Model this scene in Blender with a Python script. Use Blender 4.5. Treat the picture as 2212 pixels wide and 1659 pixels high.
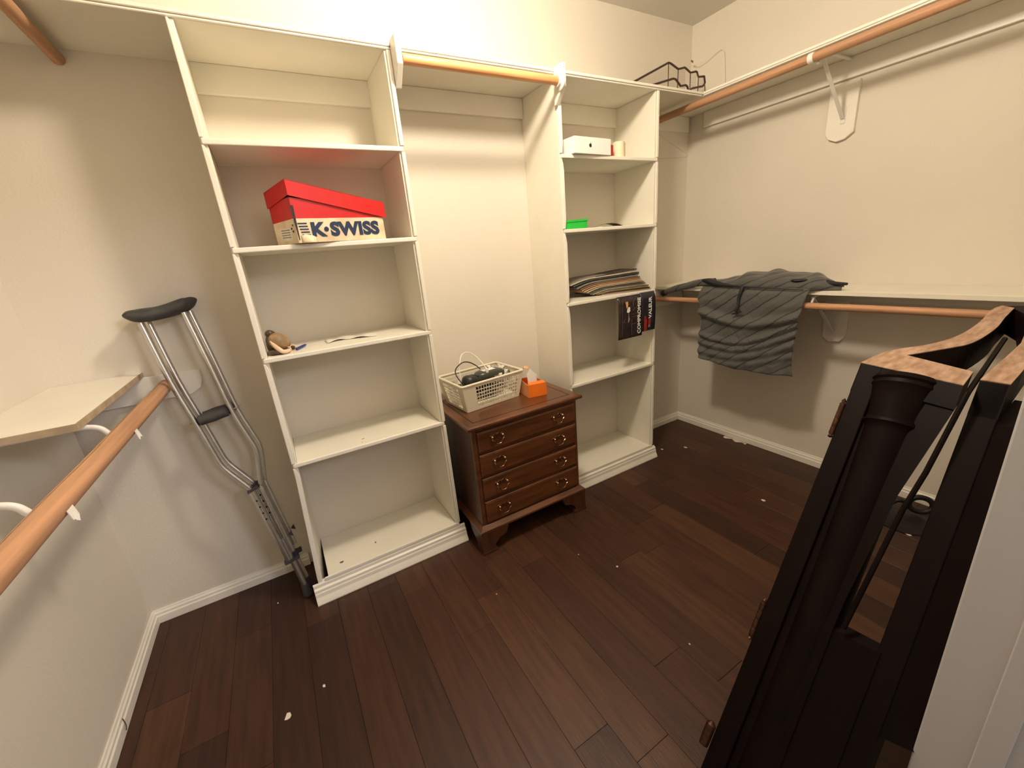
import bpy, bmesh, math, random
from mathutils import Vector, Matrix
random.seed(7)
PI = math.pi
SC = bpy.context.scene
for o in list(bpy.data.objects): bpy.data.objects.remove(o)
COL = SC.collection

# ---------------------------------------------------------------- camera
CAM = Vector((0.08118, -1.70788, 1.37499))
FW = Vector((0.45850, 0.83497, -0.30430)); RT = Vector((0.85945, -0.50373, -0.08719)); UP = Vector((0.22609, 0.22155, 0.94858))
cd = bpy.data.cameras.new('camera'); cam = bpy.data.objects.new('camera', cd); COL.objects.link(cam)
cd.sensor_width = 36.0; cd.lens = 880.73/2212*36.0; cd.clip_start = 0.02
m = Matrix((( RT.x, UP.x, -FW.x, CAM.x), (RT.y, UP.y, -FW.y, CAM.y), (RT.z, UP.z, -FW.z, CAM.z), (0,0,0,1)))
cam.matrix_world = m
SC.camera = cam
# ---------------------------------------------------------------- world, lights, exposure
SC.view_settings.view_transform = 'Standard'; SC.view_settings.look = 'None'
SC.view_settings.exposure = 0.0; SC.view_settings.gamma = 1.0; SC.view_settings.use_curve_mapping = False
w = bpy.data.worlds.new('world'); SC.world = w; w.use_nodes = True
w.node_tree.nodes['Background'].inputs[0].default_value = (1.0, 0.88, 0.72, 1)
w.node_tree.nodes['Background'].inputs[1].default_value = 0.45
LAMP = Vector((0.84, -0.67, 2.505))
def light(name, typ, loc, power, color, size=0.1, aim=None, sy=None):
    l = bpy.data.lights.new(name, typ); l.energy = power; l.color = color
    if typ == 'AREA':
        l.size = size
        if sy: l.shape = 'RECTANGLE'; l.size_y = sy
    else: l.shadow_soft_size = size
    o = bpy.data.objects.new(name, l); COL.objects.link(o); o.location = loc
    if aim is not None: o.rotation_euler = (Vector(aim)-Vector(loc)).to_track_quat('-Z', 'Y').to_euler()
    return o
light('ceiling_bulb', 'POINT', LAMP, 68.0, (1.0, 0.86, 0.68), 0.085)
light('bedroom_daylight', 'AREA', (1.9, -3.9, 2.62), 46.0, (0.88, 0.87, 1.0), 0.9, aim=(-0.3, 0.3, 0.7), sy=0.5)

# ---------------------------------------------------------------- materials
def nodes_mat(name):
    mt = bpy.data.materials.new(name); mt.use_nodes = True
    nt = mt.node_tree; return mt, nt, nt.nodes['Principled BSDF']
def mat(name, col, rough=0.5, metal=0.0, bump=0.0, bscale=80.0, var=0.0, vscale=6.0, stretch=None, coat=0.0, objcol=False, col2=None, spec=None):
    mt, nt, b = nodes_mat(name)
    b.inputs['Base Color'].default_value = (*col, 1); b.inputs['Roughness'].default_value = rough; b.inputs['Metallic'].default_value = metal
    if coat: b.inputs['Coat Weight'].default_value = coat; b.inputs['Coat Roughness'].default_value = 0.15
    if spec is not None: b.inputs['Specular IOR Level'].default_value = spec
    tc = nt.nodes.new('ShaderNodeTexCoord'); mp = nt.nodes.new('ShaderNodeMapping'); nt.links.new(tc.outputs['Object'], mp.inputs[0])
    if stretch: mp.inputs['Scale'].default_value = stretch
    src = None
    if objcol:
        oi = nt.nodes.new('ShaderNodeObjectInfo'); src = oi.outputs['Color']
    if var:
        n = nt.nodes.new('ShaderNodeTexNoise'); n.inputs['Scale'].default_value = vscale; n.inputs['Detail'].default_value = 6
        nt.links.new(mp.outputs[0], n.inputs['Vector'])
        mx = nt.nodes.new('ShaderNodeMix'); mx.data_type = 'RGBA'
        c2 = col2 or tuple(c*(1-var) for c in col)
        mx.inputs['A'].default_value = (*col, 1); mx.inputs['B'].default_value = (*c2, 1)
        rp = nt.nodes.new('ShaderNodeMapRange'); rp.inputs['From Min'].default_value = 0.35; rp.inputs['From Max'].default_value = 0.68
        nt.links.new(n.outputs['Fac'], rp.inputs['Value']); nt.links.new(rp.outputs[0], mx.inputs['Factor'])
        out = mx.outputs['Result']
        if src is not None:
            mm = nt.nodes.new('ShaderNodeMix'); mm.data_type = 'RGBA'; mm.blend_type = 'MULTIPLY'; mm.inputs['Factor'].default_value = 1
            nt.links.new(src, mm.inputs['A']); nt.links.new(out, mm.inputs['B']); out = mm.outputs['Result']
        nt.links.new(out, b.inputs['Base Color'])
    elif src is not None: nt.links.new(src, b.inputs['Base Color'])
    if bump:
        n2 = nt.nodes.new('ShaderNodeTexNoise'); n2.inputs['Scale'].default_value = bscale; n2.inputs['Detail'].default_value = 3
        nt.links.new(mp.outputs[0], n2.inputs['Vector'])
        bp = nt.nodes.new('ShaderNodeBump'); bp.inputs['Strength'].default_value = bump; bp.inputs['Distance'].default_value = 0.002
        nt.links.new(n2.outputs['Fac'], bp.inputs['Height']); nt.links.new(bp.outputs[0], b.inputs['Normal'])
    return mt
M = {}
M['wall'] = mat('wall_paint', (0.760, 0.705, 0.605), 0.75, bump=0.45, bscale=110, var=0.05, vscale=2.0)
M['ceiling'] = mat('ceiling_paint', (0.70, 0.67, 0.62), 0.9, bump=0.4, bscale=90)
M['shelf'] = mat('shelf_enamel', (0.86, 0.82, 0.70), 0.36, bump=0.10, bscale=25, var=0.05, vscale=6)
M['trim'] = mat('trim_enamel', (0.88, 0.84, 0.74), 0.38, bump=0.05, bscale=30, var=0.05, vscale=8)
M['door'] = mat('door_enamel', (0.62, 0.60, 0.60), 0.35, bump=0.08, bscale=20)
M['floor'] = mat('floor_wood', (1, 1, 1), 0.45, var=0.40, vscale=5.0, stretch=(9, 0.8, 1), bump=0.25, bscale=26, objcol=True, spec=0.35)
M['rodx'] = mat('rod_wood_x', (0.80, 0.40, 0.17), 0.45, var=0.35, vscale=5, stretch=(0.6, 14, 14), bump=0.2, bscale=8)
M['rody'] = mat('rod_wood_y', (0.58, 0.31, 0.165), 0.55, var=0.35, vscale=5, stretch=(14, 0.5, 14), bump=0.3, bscale=9)
M['white_metal'] = mat('white_metal', (0.80, 0.78, 0.72), 0.35, bump=0.05, bscale=60)
M['white_plastic'] = mat('white_plastic', (0.85, 0.82, 0.75), 0.4, var=0.05)
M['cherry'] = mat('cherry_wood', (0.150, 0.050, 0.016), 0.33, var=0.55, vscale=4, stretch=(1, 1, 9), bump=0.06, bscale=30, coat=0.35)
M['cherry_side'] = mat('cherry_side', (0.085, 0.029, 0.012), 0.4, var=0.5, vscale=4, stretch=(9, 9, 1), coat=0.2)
M['brass'] = mat('brass', (0.42, 0.25, 0.14), 0.25, metal=1.0, var=0.3, vscale=60)
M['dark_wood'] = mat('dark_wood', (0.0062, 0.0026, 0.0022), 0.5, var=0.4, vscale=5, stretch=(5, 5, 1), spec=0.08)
M['raw_wood'] = mat('raw_wood', (0.47, 0.31, 0.22), 0.85, var=0.45, vscale=22, stretch=(1, 3, 1), bump=0.5, bscale=40, col2=(0.27, 0.155, 0.09))
M['antique'] = mat('antique_brass', (0.10, 0.045, 0.025), 0.4, metal=0.8, var=0.5, vscale=90)
M['iron'] = mat('black_iron', (0.012, 0.010, 0.009), 0.5, metal=0.3, bump=0.2, bscale=60)
M['chrome'] = mat('crutch_aluminium', (0.62, 0.61, 0.58), 0.32, metal=1.0, var=0.12, vscale=40)
M['rubber'] = mat('grey_rubber', (0.065, 0.063, 0.060), 0.65, bump=0.25, bscale=120, var=0.3, vscale=30)
M['foot_rubber'] = mat('foot_rubber', (0.05, 0.045, 0.055), 0.8)
M['hole'] = mat('dark_hole', (0.01, 0.01, 0.01), 0.9)
M['red'] = mat('red_card', (0.60, 0.009, 0.010), 0.38, var=0.12, vscale=20)
M['cream_card'] = mat('cream_card', (0.80, 0.68, 0.48), 0.6, var=0.2, vscale=16, col2=(0.62, 0.48, 0.30))
M['navy'] = mat('navy_ink', (0.008, 0.025, 0.075), 0.5)
M['black_ink'] = mat('black_ink', (0.012, 0.010, 0.010), 0.6)
M['stain'] = mat('brown_stain', (0.25, 0.14, 0.06), 0.8, var=0.5, vscale=60)
M['white_card'] = mat('white_card', (0.90, 0.88, 0.84), 0.3)
M['orange'] = mat('orange_card', (0.90, 0.19, 0.012), 0.5, var=0.06, vscale=30)
M['peach'] = mat('peach_card', (0.90, 0.42, 0.18), 0.6, var=0.15, vscale=20)
M['paper'] = mat('paper', (0.82, 0.78, 0.68), 0.8, var=0.15, vscale=25, bump=0.2, bscale=30)
M['green'] = mat('green_plastic', (0.02, 0.52, 0.05), 0.4, var=0.1, vscale=20)
M['basket'] = mat('basket_plastic', (0.80, 0.74, 0.58), 0.4, var=0.06, vscale=10)
M['black_plastic'] = mat('black_plastic', (0.018, 0.018, 0.018), 0.4, bump=0.05, bscale=80)
M['grey_plastic'] = mat('grey_plastic', (0.045, 0.05, 0.04), 0.3)
M['foil'] = mat('foil', (0.62, 0.60, 0.58), 0.3, metal=0.6, var=0.4, vscale=60, bump=0.5, bscale=50)
M['candle'] = mat('ivory_wax', (0.85, 0.74, 0.52), 0.6, var=0.08, vscale=20)
M['red_glass'] = mat('red_plastic', (0.45, 0.03, 0.02), 0.3)
M['wire'] = mat('brown_wire', (0.075, 0.045, 0.035), 0.5, metal=0.4)
M['mesh'] = mat('pale_wire_mesh', (0.45, 0.36, 0.28), 0.5, metal=0.3)
M['steel_wire'] = mat('steel_wire', (0.55, 0.47, 0.36), 0.3, metal=0.9)
M['pen'] = mat('blue_plastic', (0.02, 0.035, 0.18), 0.35)
M['tan'] = mat('tan_ceramic', (0.42, 0.27, 0.13), 0.55, var=0.6, vscale=24, bump=0.6, bscale=60)
M['pink'] = mat('pink_shell', (0.82, 0.58, 0.40), 0.35, var=0.25, vscale=18)
M['umber'] = mat('umber_ceramic', (0.09, 0.055, 0.025), 0.35, var=0.5, vscale=30, bump=0.5, bscale=50)
M['debris'] = mat('plaster_chip', (0.75, 0.66, 0.55), 0.9)
M['red_ink'] = mat('red_ink', (0.35, 0.025, 0.015), 0.5, var=0.5, vscale=50)
M['cover'] = mat('dark_cover', (0.035, 0.022, 0.022), 0.35, var=0.6, vscale=40)
M['cover_blue'] = mat('dark_blue_cover', (0.018, 0.016, 0.028), 0.35, var=0.5, vscale=40)
M['mauve_ink'] = mat('mauve_ink', (0.16, 0.10, 0.11), 0.5)
M['lamp'] = mat('lamp_metal', (0.8, 0.78, 0.74), 0.4)
for nm, c in dict(mag_cream=(0.62,0.48,0.30), mag_grey=(0.30,0.27,0.23), mag_dark=(0.05,0.035,0.03), mag_tan=(0.40,0.28,0.17), mag_pink=(0.50,0.22,0.14), mag_white=(0.78,0.70,0.52), mag_slate=(0.10,0.11,0.12), mag_olive=(0.20,0.15,0.08)).items():
    M[nm] = mat(nm, c, 0.5, var=0.35, vscale=30, stretch=(1, 1, 14))
M['edge'] = mat('aged_edge', (0.50, 0.38, 0.25), 0.7, var=0.3, vscale=20)
# quilted cloth with dark diagonal seams
def quilt():
    mt, nt, b = nodes_mat('quilted_cloth'); b.inputs['Roughness'].default_value = 0.75
    b.inputs['Sheen Weight'].default_value = 0.25
    uv = nt.nodes.new('ShaderNodeUVMap')
    noise = nt.nodes.new('ShaderNodeTexNoise'); noise.inputs['Scale'].default_value = 9; noise.inputs['Detail'].default_value = 3; nt.links.new(uv.outputs[0], noise.inputs['Vector'])
    sep = nt.nodes.new('ShaderNodeSeparateXYZ'); nt.links.new(uv.outputs[0], sep.inputs[0])
    def math_(op, a, bv=None):
        n = nt.nodes.new('ShaderNodeMath'); n.operation = op
        for i, x in enumerate([a, bv]):
            if x is None: continue
            if isinstance(x, (int, float)): n.inputs[i].default_value = x
            else: nt.links.new(x, n.inputs[i])
        return n.outputs[0]
    d = math_('ADD', math_('MULTIPLY', sep.outputs[0], 0.72), math_('MULTIPLY', sep.outputs[1], -1.0))
    d = math_('ADD', d, math_('MULTIPLY', noise.outputs['Fac'], 0.035))
    f = math_('FRACT', math_('MULTIPLY', d, 14.0))
    tri = math_('ABSOLUTE', math_('SUBTRACT', f, 0.5))          # 0.5 at the seam
    line = nt.nodes.new('ShaderNodeMapRange'); line.inputs['From Min'].default_value = 0.425; line.inputs['From Max'].default_value = 0.475
    nt.links.new(tri, line.inputs['Value'])
    d2 = math_('ADD', math_('MULTIPLY', sep.outputs[0], 1.1), math_('MULTIPLY', sep.outputs[1], 1.0))
    f2 = math_('FRACT', math_('MULTIPLY', d2, 15.0)); t2 = math_('ABSOLUTE', math_('SUBTRACT', f2, 0.5))
    l2 = nt.nodes.new('ShaderNodeMapRange'); l2.inputs['From Min'].default_value = 0.44; l2.inputs['From Max'].default_value = 0.49; l2.inputs['To Max'].default_value = 0.55
    nt.links.new(t2, l2.inputs['Value'])
    gate = nt.nodes.new('ShaderNodeMapRange'); gate.inputs['From Min'].default_value = 0.5; gate.inputs['From Max'].default_value = 0.62
    n3 = nt.nodes.new('ShaderNodeTexNoise'); n3.inputs['Scale'].default_value = 4.0; nt.links.new(uv.outputs[0], n3.inputs['Vector']); nt.links.new(n3.outputs['Fac'], gate.inputs['Value'])
    l2g = math_('MULTIPLY', l2.outputs[0], gate.outputs[0])
    tot = math_('MAXIMUM', line.outputs[0], l2g)
    mx = nt.nodes.new('ShaderNodeMix'); mx.data_type = 'RGBA'; mx.inputs['A'].default_value = (0.088, 0.086, 0.078, 1); mx.inputs['B'].default_value = (0.016, 0.015, 0.015, 1)
    nt.links.new(tot, mx.inputs['Factor'])
    nt.links.new(mx.outputs['Result'], b.inputs['Base Color'])
    bp = nt.nodes.new('ShaderNodeBump'); bp.inputs['Strength'].default_value = 0.7; bp.inputs['Distance'].default_value = 0.006
    nt.links.new(math_('SUBTRACT', math_('MULTIPLY', noise.outputs['Fac'], 1.6), math_('MULTIPLY', tri, 2.0)), bp.inputs['Height']); nt.links.new(bp.outputs[0], b.inputs['Normal'])
    return mt
M['quilt'] = quilt()
M['quilt_dark'] = mat('dark_lining', (0.012, 0.012, 0.016), 0.6)

# ---------------------------------------------------------------- geometry helpers
class MB:
    def __init__(s): s.v = []; s.f = []; s.uv = None
    def add(s, vs, fs):
        n = len(s.v); s.v += [tuple(v) for v in vs]; s.f += [tuple(i+n for i in f) for f in fs]; return s
    def box(s, x0, x1, y0, y1, z0, z1):
        return s.add([(x0,y0,z0),(x1,y0,z0),(x1,y1,z0),(x0,y1,z0),(x0,y0,z1),(x1,y0,z1),(x1,y1,z1),(x0,y1,z1)],
                     [(0,3,2,1),(4,5,6,7),(0,1,5,4),(1,2,6,5),(2,3,7,6),(3,0,4,7)])
    def prism(s, poly, vec):
        n = len(poly); vec = Vector(vec); a = [Vector(p) for p in poly]; b = [p+vec for p in a]
        return s.add(a+b, [tuple(range(n))[::-1], tuple(range(n, 2*n))] + [(i, (i+1)%n, n+(i+1)%n, n+i) for i in range(n)])
    def loft(s, secs, closed=True, cap=True):
        n = len(secs[0]); vs = [p for sec in secs for p in sec]; fs = []
        for k in range(len(secs)-1):
            for i in range(n if closed else n-1):
                j = (i+1) % n; fs.append((k*n+i, k*n+j, (k+1)*n+j, (k+1)*n+i))
        if cap and closed: fs += [tuple(range(n))[::-1], tuple(range((len(secs)-1)*n, len(secs)*n))]
        return s.add(vs, fs)
    def tube(s, pts, r, n=10, closed=False, smooth=0):
        pts = [Vector(p) for p in pts]
        rs = r if isinstance(r, (list, tuple)) else [r]*len(pts)
        if smooth:
            q = []; qr = []
            for i in range(len(pts)-1):
                p0 = pts[max(i-1,0)]; p1 = pts[i]; p2 = pts[i+1]; p3 = pts[min(i+2, len(pts)-1)]
                for k in range(smooth):
                    t = k/smooth
                    q.append(0.5*((2*p1)+(p2-p0)*t+(2*p0-5*p1+4*p2-p3)*t*t+(3*p1-p0-3*p2+p3)*t**3)); qr.append(rs[i]*(1-t)+rs[i+1]*t)
            q.append(pts[-1]); qr.append(rs[-1]); pts = q; rs = qr
        secs = []; ref = None
        N = len(pts)
        for i, p in enumerate(pts):
            if closed: d = pts[(i+1)%N]-pts[i-1]
            else: d = pts[min(i+1, N-1)]-pts[max(i-1, 0)]
            d.normalize()
            if ref is None: ref = Vector((0,0,1)) if abs(d.z) < 0.9 else Vector((1,0,0))
            a = d.cross(ref); 
            if a.length < 1e-4: a = d.cross(Vector((0,1,0)))
            a.normalize(); b = a.cross(d); b.normalize(); ref = b
            secs.append([p+rs[i]*(math.cos(t)*a+math.sin(t)*b) for t in [2*PI*k/n for k in range(n)]])
        if closed: secs.append(secs[0]); return s.loft(secs, cap=False)
        return s.loft(secs)
    def lathe(s, o, ax, prof, n=20):
        o = Vector(o); ax = Vector(ax).normalized(); ref = Vector((0,0,1)) if abs(ax.z) < 0.9 else Vector((1,0,0))
        a = ax.cross(ref).normalized(); b = ax.cross(a)
        return s.loft([[o+ax*h+r*(math.cos(t)*a+math.sin(t)*b) for t in [2*PI*k/n for k in range(n)]] for h, r in prof])
    def grid(s, fn, nu, nv, uv=True):
        vs = [fn(i/nu, j/nv) for j in range(nv+1) for i in range(nu+1)]
        s.add(vs, [(j*(nu+1)+i, j*(nu+1)+i+1, (j+1)*(nu+1)+i+1, (j+1)*(nu+1)+i) for j in range(nv) for i in range(nu)]); return s
def obj(name, mb, mt, parent=None, smooth=False, bevel=0, solid=0, seg=2, subsurf=0, auto=True):
    me = bpy.data.meshes.new(name); me.from_pydata(mb.v, [], mb.f); me.update()
    bm = bmesh.new(); bm.from_mesh(me); bmesh.ops.recalc_face_normals(bm, faces=bm.faces); bm.to_mesh(me); bm.free()
    me.materials.append(M[mt])
    o = bpy.data.objects.new(name, me); COL.objects.link(o)
    if parent is not None:
        o.parent = parent; o.matrix_parent_inverse = Matrix.Translation(-world_loc(parent))
    if solid: md = o.modifiers.new('s', 'SOLIDIFY'); md.thickness = solid
    if bevel: md = o.modifiers.new('b', 'BEVEL'); md.width = bevel; md.segments = seg; md.limit_method = 'ANGLE'
    if subsurf: md = o.modifiers.new('u', 'SUBSURF'); md.levels = subsurf; md.render_levels = subsurf
    if smooth:
        for p in me.polygons: p.use_smooth = True
        me.set_sharp_from_angle(angle=math.radians(38))
    return o
def world_loc(o):
    return (world_loc(o.parent) if o.parent and o.parent.type == 'EMPTY' and False else Vector((0,0,0))) + Vector(o.location)
def tag(o, label=None, cat=None, group=None, kind=None):
    if label: o['label'] = label
    if cat: o['category'] = cat
    if group: o['group'] = group
    if kind: o['kind'] = kind
    return o
def thing(name, label, cat, loc=(0,0,0), group=None):
    o = bpy.data.objects.new(name, None); COL.objects.link(o); o.location = loc; o.empty_display_size = 0.1
    return tag(o, label, cat, group)
def struct(name, mb, mt, label=None, **k):
    o = obj(name, mb, mt, **k); o['kind'] = 'structure'
    if label: o['label'] = label
    return o
def copy_tree(root, d, label):
    r = root.copy(); COL.objects.link(r); r.location = Vector(root.location)+Vector(d)
    if label: r['label'] = label
    def rec(src, dst):
        for ch in src.children:
            c = ch.copy(); COL.objects.link(c); c.parent = dst; c.matrix_parent_inverse = ch.matrix_parent_inverse.copy(); rec(ch, c)
    rec(root, r); return r
def text(name, s, parent, mt, org, right, up, size, stretch=1.0, offset=0.0, depth=0.0006, align='LEFT'):
    cu = bpy.data.curves.new(name, 'FONT'); cu.body = s; cu.size = size; cu.offset = offset; cu.extrude = depth; cu.align_x = align; cu.resolution_u = 4; cu.space_character = 1.0 + offset*14
    t = bpy.data.objects.new(name, cu); COL.objects.link(t)
    dg = bpy.context.evaluated_depsgraph_get(); me = bpy.data.meshes.new_from_object(t.evaluated_get(dg))
    bpy.data.objects.remove(t)
    right = Vector(right).normalized(); up = Vector(up).normalized(); nn = right.cross(up)
    org = Vector(org)
    for v in me.vertices: v.co = org + right*(v.co.x*stretch) + up*v.co.y + nn*v.co.z
    me.materials.clear(); me.materials.append(M[mt]); me.name = name
    o = bpy.data.objects.new(name, me); COL.objects.link(o)
    o.parent = parent; o.matrix_parent_inverse = Matrix.Translation(-Vector(parent.location))
    return o

# ================================================================ SETTING
XL, XR, YB, YF, ZC = -0.661, 2.667, 0.30, -1.59, 2.595
struct('wall_back', MB().box(XL-.12, XR+.12, YB, YB+.12, 0, ZC+.05), 'wall')
struct('wall_left', MB().box(XL-.12, XL, YF-.12, YB, 0, ZC+.05), 'wall')
struct('wall_right', MB().box(XR, XR+.12, YF-.12, YB, 0, ZC+.05), 'wall')
mb = MB().box(XL, -0.06, YF-.12, YF, 0, ZC).box(1.03, XR, YF-.12, YF, 0, ZC).box(-0.06, 1.03, YF-.12, YF, 2.05, ZC)
struct('wall_front', mb, 'wall')
struct('ceiling', MB().box(XL-.12, XR+.12, YF-.12, YB+.12, ZC, ZC+.1), 'ceiling')
# white door jamb right beside the camera
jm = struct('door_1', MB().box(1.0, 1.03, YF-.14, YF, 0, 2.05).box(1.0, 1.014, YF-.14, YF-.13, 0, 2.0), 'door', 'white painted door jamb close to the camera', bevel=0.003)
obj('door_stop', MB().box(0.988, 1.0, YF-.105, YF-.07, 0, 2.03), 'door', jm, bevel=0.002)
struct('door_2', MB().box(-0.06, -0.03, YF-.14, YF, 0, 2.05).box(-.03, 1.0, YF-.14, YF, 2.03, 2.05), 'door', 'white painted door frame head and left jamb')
# baseboards (moulded profile)
def bb(name, p0, p1, inward, z=0.062, t=0.015, label=None, endext=0):
    p0 = Vector(p0); p1 = Vector(p1); n = Vector(inward)
    prof = [(0, 0), (t, 0), (t, z*.55), (t*.72, z*.62), (t*.72, z*.78), (t*.45, z*.86), (t*.3, z), (0, z)]
    secs = [[p+n*a+Vector((0, 0, h)) for a, h in prof] for p in (p0, p1)]
    return struct(name, MB().loft(secs), 'trim', label, bevel=0.001, seg=1)
bb('baseboard_back', (XL, YB, 0), (-.05, YB, 0), (0, -1, 0))
bb('baseboard_corner', (2.03, YB, 0), (XR, YB, 0), (0, -1, 0)).name = 'baseboard_rear'
bb('baseboard_bay', (.65, YB, 0), (1.385, YB, 0), (0, -1, 0)).name = 'baseboard_middle'
bb('baseboard_left', (XL, YF, 0), (XL, YB, 0), (1, 0, 0))
bb('baseboard_right', (XR, YF, 0), (XR, YB, 0), (-1, 0, 0))
# ---- floor: sub-floor with separate planks
fl = struct('floor', MB().box(XL-.12, XR+.12, YF-.9, YB+.1, -0.06, -0.011), 'hole')
PAL = [(0.060,0.024,0.0125),(0.052,0.021,0.0115),(0.068,0.028,0.014),(0.040,0.016,0.0095),(0.057,0.023,0.0120),(0.074,0.031,0.015),(0.047,0.019,0.0105)]
pw = 0.127; x = 0.155 - 7*pw; k = 0
rng = random.Random(21)
while x < XR:
    y = YB - rng.uniform(0.15, 1.0)
    ys = [YB]
    if abs(x-0.155) < .01: ys = [YB, -0.09-0.0, -1.02]
    else:
        while y > YF-.15: ys.append(y); y -= rng.uniform(.55, 1.25)
    ys.append(YF-.6)
    for a, b_ in zip(ys[:-1], ys[1:]):
        x0 = max(x, XL)+.0003; x1 = min(x+pw, XR)-.0003
        if x1-x0 < .01: continue
        o = obj('plank', MB().box(x0, x1, b_+.0006, a-.0006, -0.011, rng.uniform(-.0004, 0)), 'floor', fl, bevel=0.0007, seg=1)
        c = rng.choice(PAL); kx = 1.05 + 0.20*rng.random()
        if abs(x-0.155) < .01 and a == -0.09: c = PAL[3]
        o.color = (c[0]*kx, c[1]*kx, c[2]*kx, 1); k += 1
    x += pw

# ================================================================ BUILT-INS
def moulding(x0, x1, h=0.092, d=0.033, y=0.0):
    prof = [(0,0), (-d,0), (-d*1.03,.006), (-d*.86,.020), (-d*.66,.034), (-d*.60,.050), (-d*.52,.054), (-d*.50,.066), (-d*.26,.072), (-d*.24,h-.006), (-.003,h), (0,h)]
    return MB().loft([[Vector((xx, y+a, z)) for a, z in prof] for xx in (x0, x1)])
def tower(name, label, x0, x1, shelves, tr, zT=2.1035):
    t = thing(name, label, 'shelving unit', ((x0+x1)/2, .15, 0))
    lean = (0.0, -0.018, -0.03) if x0 < 0.5 and name == 'shelf_tower' and x0 == 0.0 else (0, 0, 0)
    th = 0.018
    def side(xa, xb, ln):
        secs = []
        for z, dx in ((0, ln[2]), (.25, ln[1]), (.60, 0), (zT, 0)):
            secs.append([Vector((xa+dx, 0.001, z)), Vector((xb+dx, 0.001, z)), Vector((xb, YB, z)), Vector((xa, YB, z))])
        return MB().loft(secs)
    obj('side_panel', side(x0, x0+th, lean), 'shelf', t, bevel=.001, seg=1)
    obj('side_panel', side(x1-th, x1, (0,0,0)), 'shelf', t, bevel=.001, seg=1)
    zs = list(shelves)
    for i, z in enumerate(zs):
        obj('shelf', MB().box(x0+th+.0005, x1-th-.0005, 0.0, YB-.0005, z-.016, z), 'shelf', t, bevel=.0015, seg=1)
        o = obj('shelf_nosing', MB().box(x0+.003, x1-.001, -.008, -.0002, z-.016, z+.001), 'trim', t, bevel=.003, seg=2)
    # face strips between the shelves, with rounded ends
    lv = [zT] + zs
    for a, b_ in zip(lv[:-1], lv[1:]):
        top, bot = a-.018 if a != zT else a-.002, b_+.003
        for (sx0, sx1, ln) in ((x0-.001, x0+tr, True), (x1-tr*.7, x1+.004, False)):
            def off(z): 
                if not ln or lean[2] == 0: return 0
                return lean[1]*max(0, min(1, (.60-z)/.35)) + (lean[2]-lean[1])*max(0, min(1, (.25-z)/.25))
            wv = sx1-sx0
            secs = []
            for z, k in ((top, .45), (top-.02, .8), (top-.05, 1), (bot+.05, 1), (bot+.02, .85), (bot, .7)):
                w_ = wv*k if ln else wv
                xa = sx0+off(z); xb = xa+w_
                if not ln: xb = sx1; xa = sx1-w_
                secs.append([Vector((xa, -.001, z)), Vector((xb, -.001, z)), Vector((xb-.001, -.009, z)), Vector((xa+.001, -.009, z))])
            obj('face_strip', MB().loft(secs), 'trim', t, bevel=.0015, seg=1)
    obj('inner_cleat', MB().box(x0+th, x1-th, YB-.018, YB-.0005, 2.01, zT), 'shelf', t, bevel=.001, seg=1)
    return t
T1 = tower('shelf_tower', 'wide left white shelf tower of five shelves holding the red shoebox', 0.0, 0.641, (1.795, 1.471, 1.088, .660, .107), .017)
obj('base_moulding', moulding(-.048, .667), 'trim', T1, bevel=.001, seg=1)
obj('toe_panel', MB().box(-.02, .64, 0.001, .018, 0, .09), 'trim', T1)
T2 = tower('shelf_tower', 'narrow right white shelf tower holding the magazine pile and white box', 1.381, 2.031, (1.792, 1.462, 1.103, .654, .090), .018)
obj('base_moulding', moulding(1.379, 2.052, h=.078), 'trim', T2, bevel=.001, seg=1)
obj('toe_panel', MB().box(1.385, 2.03, 0.001, .018, 0, .073), 'trim', T2)
# chips and stains on the shelf paint
def spot(name, c, rx, ry, z, mt, parent, n=9):
    r = random.Random(int(c[0]*1000+c[1]*77)); pts = [(c[0]+rx*math.cos(t)*r.uniform(.7,1.1), c[1]+ry*math.sin(t)*r.uniform(.7,1.1), z+.0002) for t in [2*PI*k/n for k in range(n)]]
    return obj(name, MB().prism(pts, (0,0,.0006)), mt, parent)
spot('paint_chip', (.083, .055), .011, .007, .107, 'stain', T1); spot('paint_chip', (.245, .10), .003, .009, .107, 'stain', T1)
spot('paint_chip', (.285, .06), .006, .003, .66, 'stain', T1); spot('paint_chip', (.275, .025), .003, .002, .66, 'stain', T1)
# continuous top shelf, L to both side walls
ts = thing('top_shelf', 'long white top shelf running round the closet above both towers', 'shelf', (1.0, .15, 2.1))
obj('shelf_board', MB().box(XL, XR, 0.0, YB, 2.104, 2.121), 'shelf', ts, bevel=.0015, seg=1)
obj('shelf_board', MB().box(2.384, XR, YF+.002, -.0005, 2.104, 2.121), 'shelf', ts, bevel=.0015, seg=1)
obj('shelf_board', MB().box(XL, -.372, YF+.002, -.0005, 2.104, 2.121), 'shelf', ts, bevel=.0015, seg=1)
def nosing(x0, x1, y0, y1):
    m_ = MB()
    if x1-x0 > y1-y0: m_.box(x0, x1, y0, y1, 2.112, 2.124).box(x0, x1, y0+.004, y1, 2.104, 2.1112)
    else: m_.box(x0, x1, y0, y1, 2.112, 2.124).box(x0+.002, x1-.002, y0, y1, 2.104, 2.1112)
    return m_
obj('nosing', nosing(-.372, .646, -.012, -.0005), 'trim', ts, bevel=.002, seg=1)
obj('nosing', nosing(.667, 1.366, -.012, -.0005), 'trim', ts, bevel=.002, seg=1)
obj('nosing', nosing(1.388, 2.374, -.012, -.0005), 'trim', ts, bevel=.002, seg=1)
obj('nosing', nosing(2.372, 2.3835, YF+.002, -.012), 'trim', ts, bevel=.002, seg=1)
obj('nosing', nosing(-.3715, -.360, YF+.002, -.012), 'trim', ts, bevel=.002, seg=1)
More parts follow.
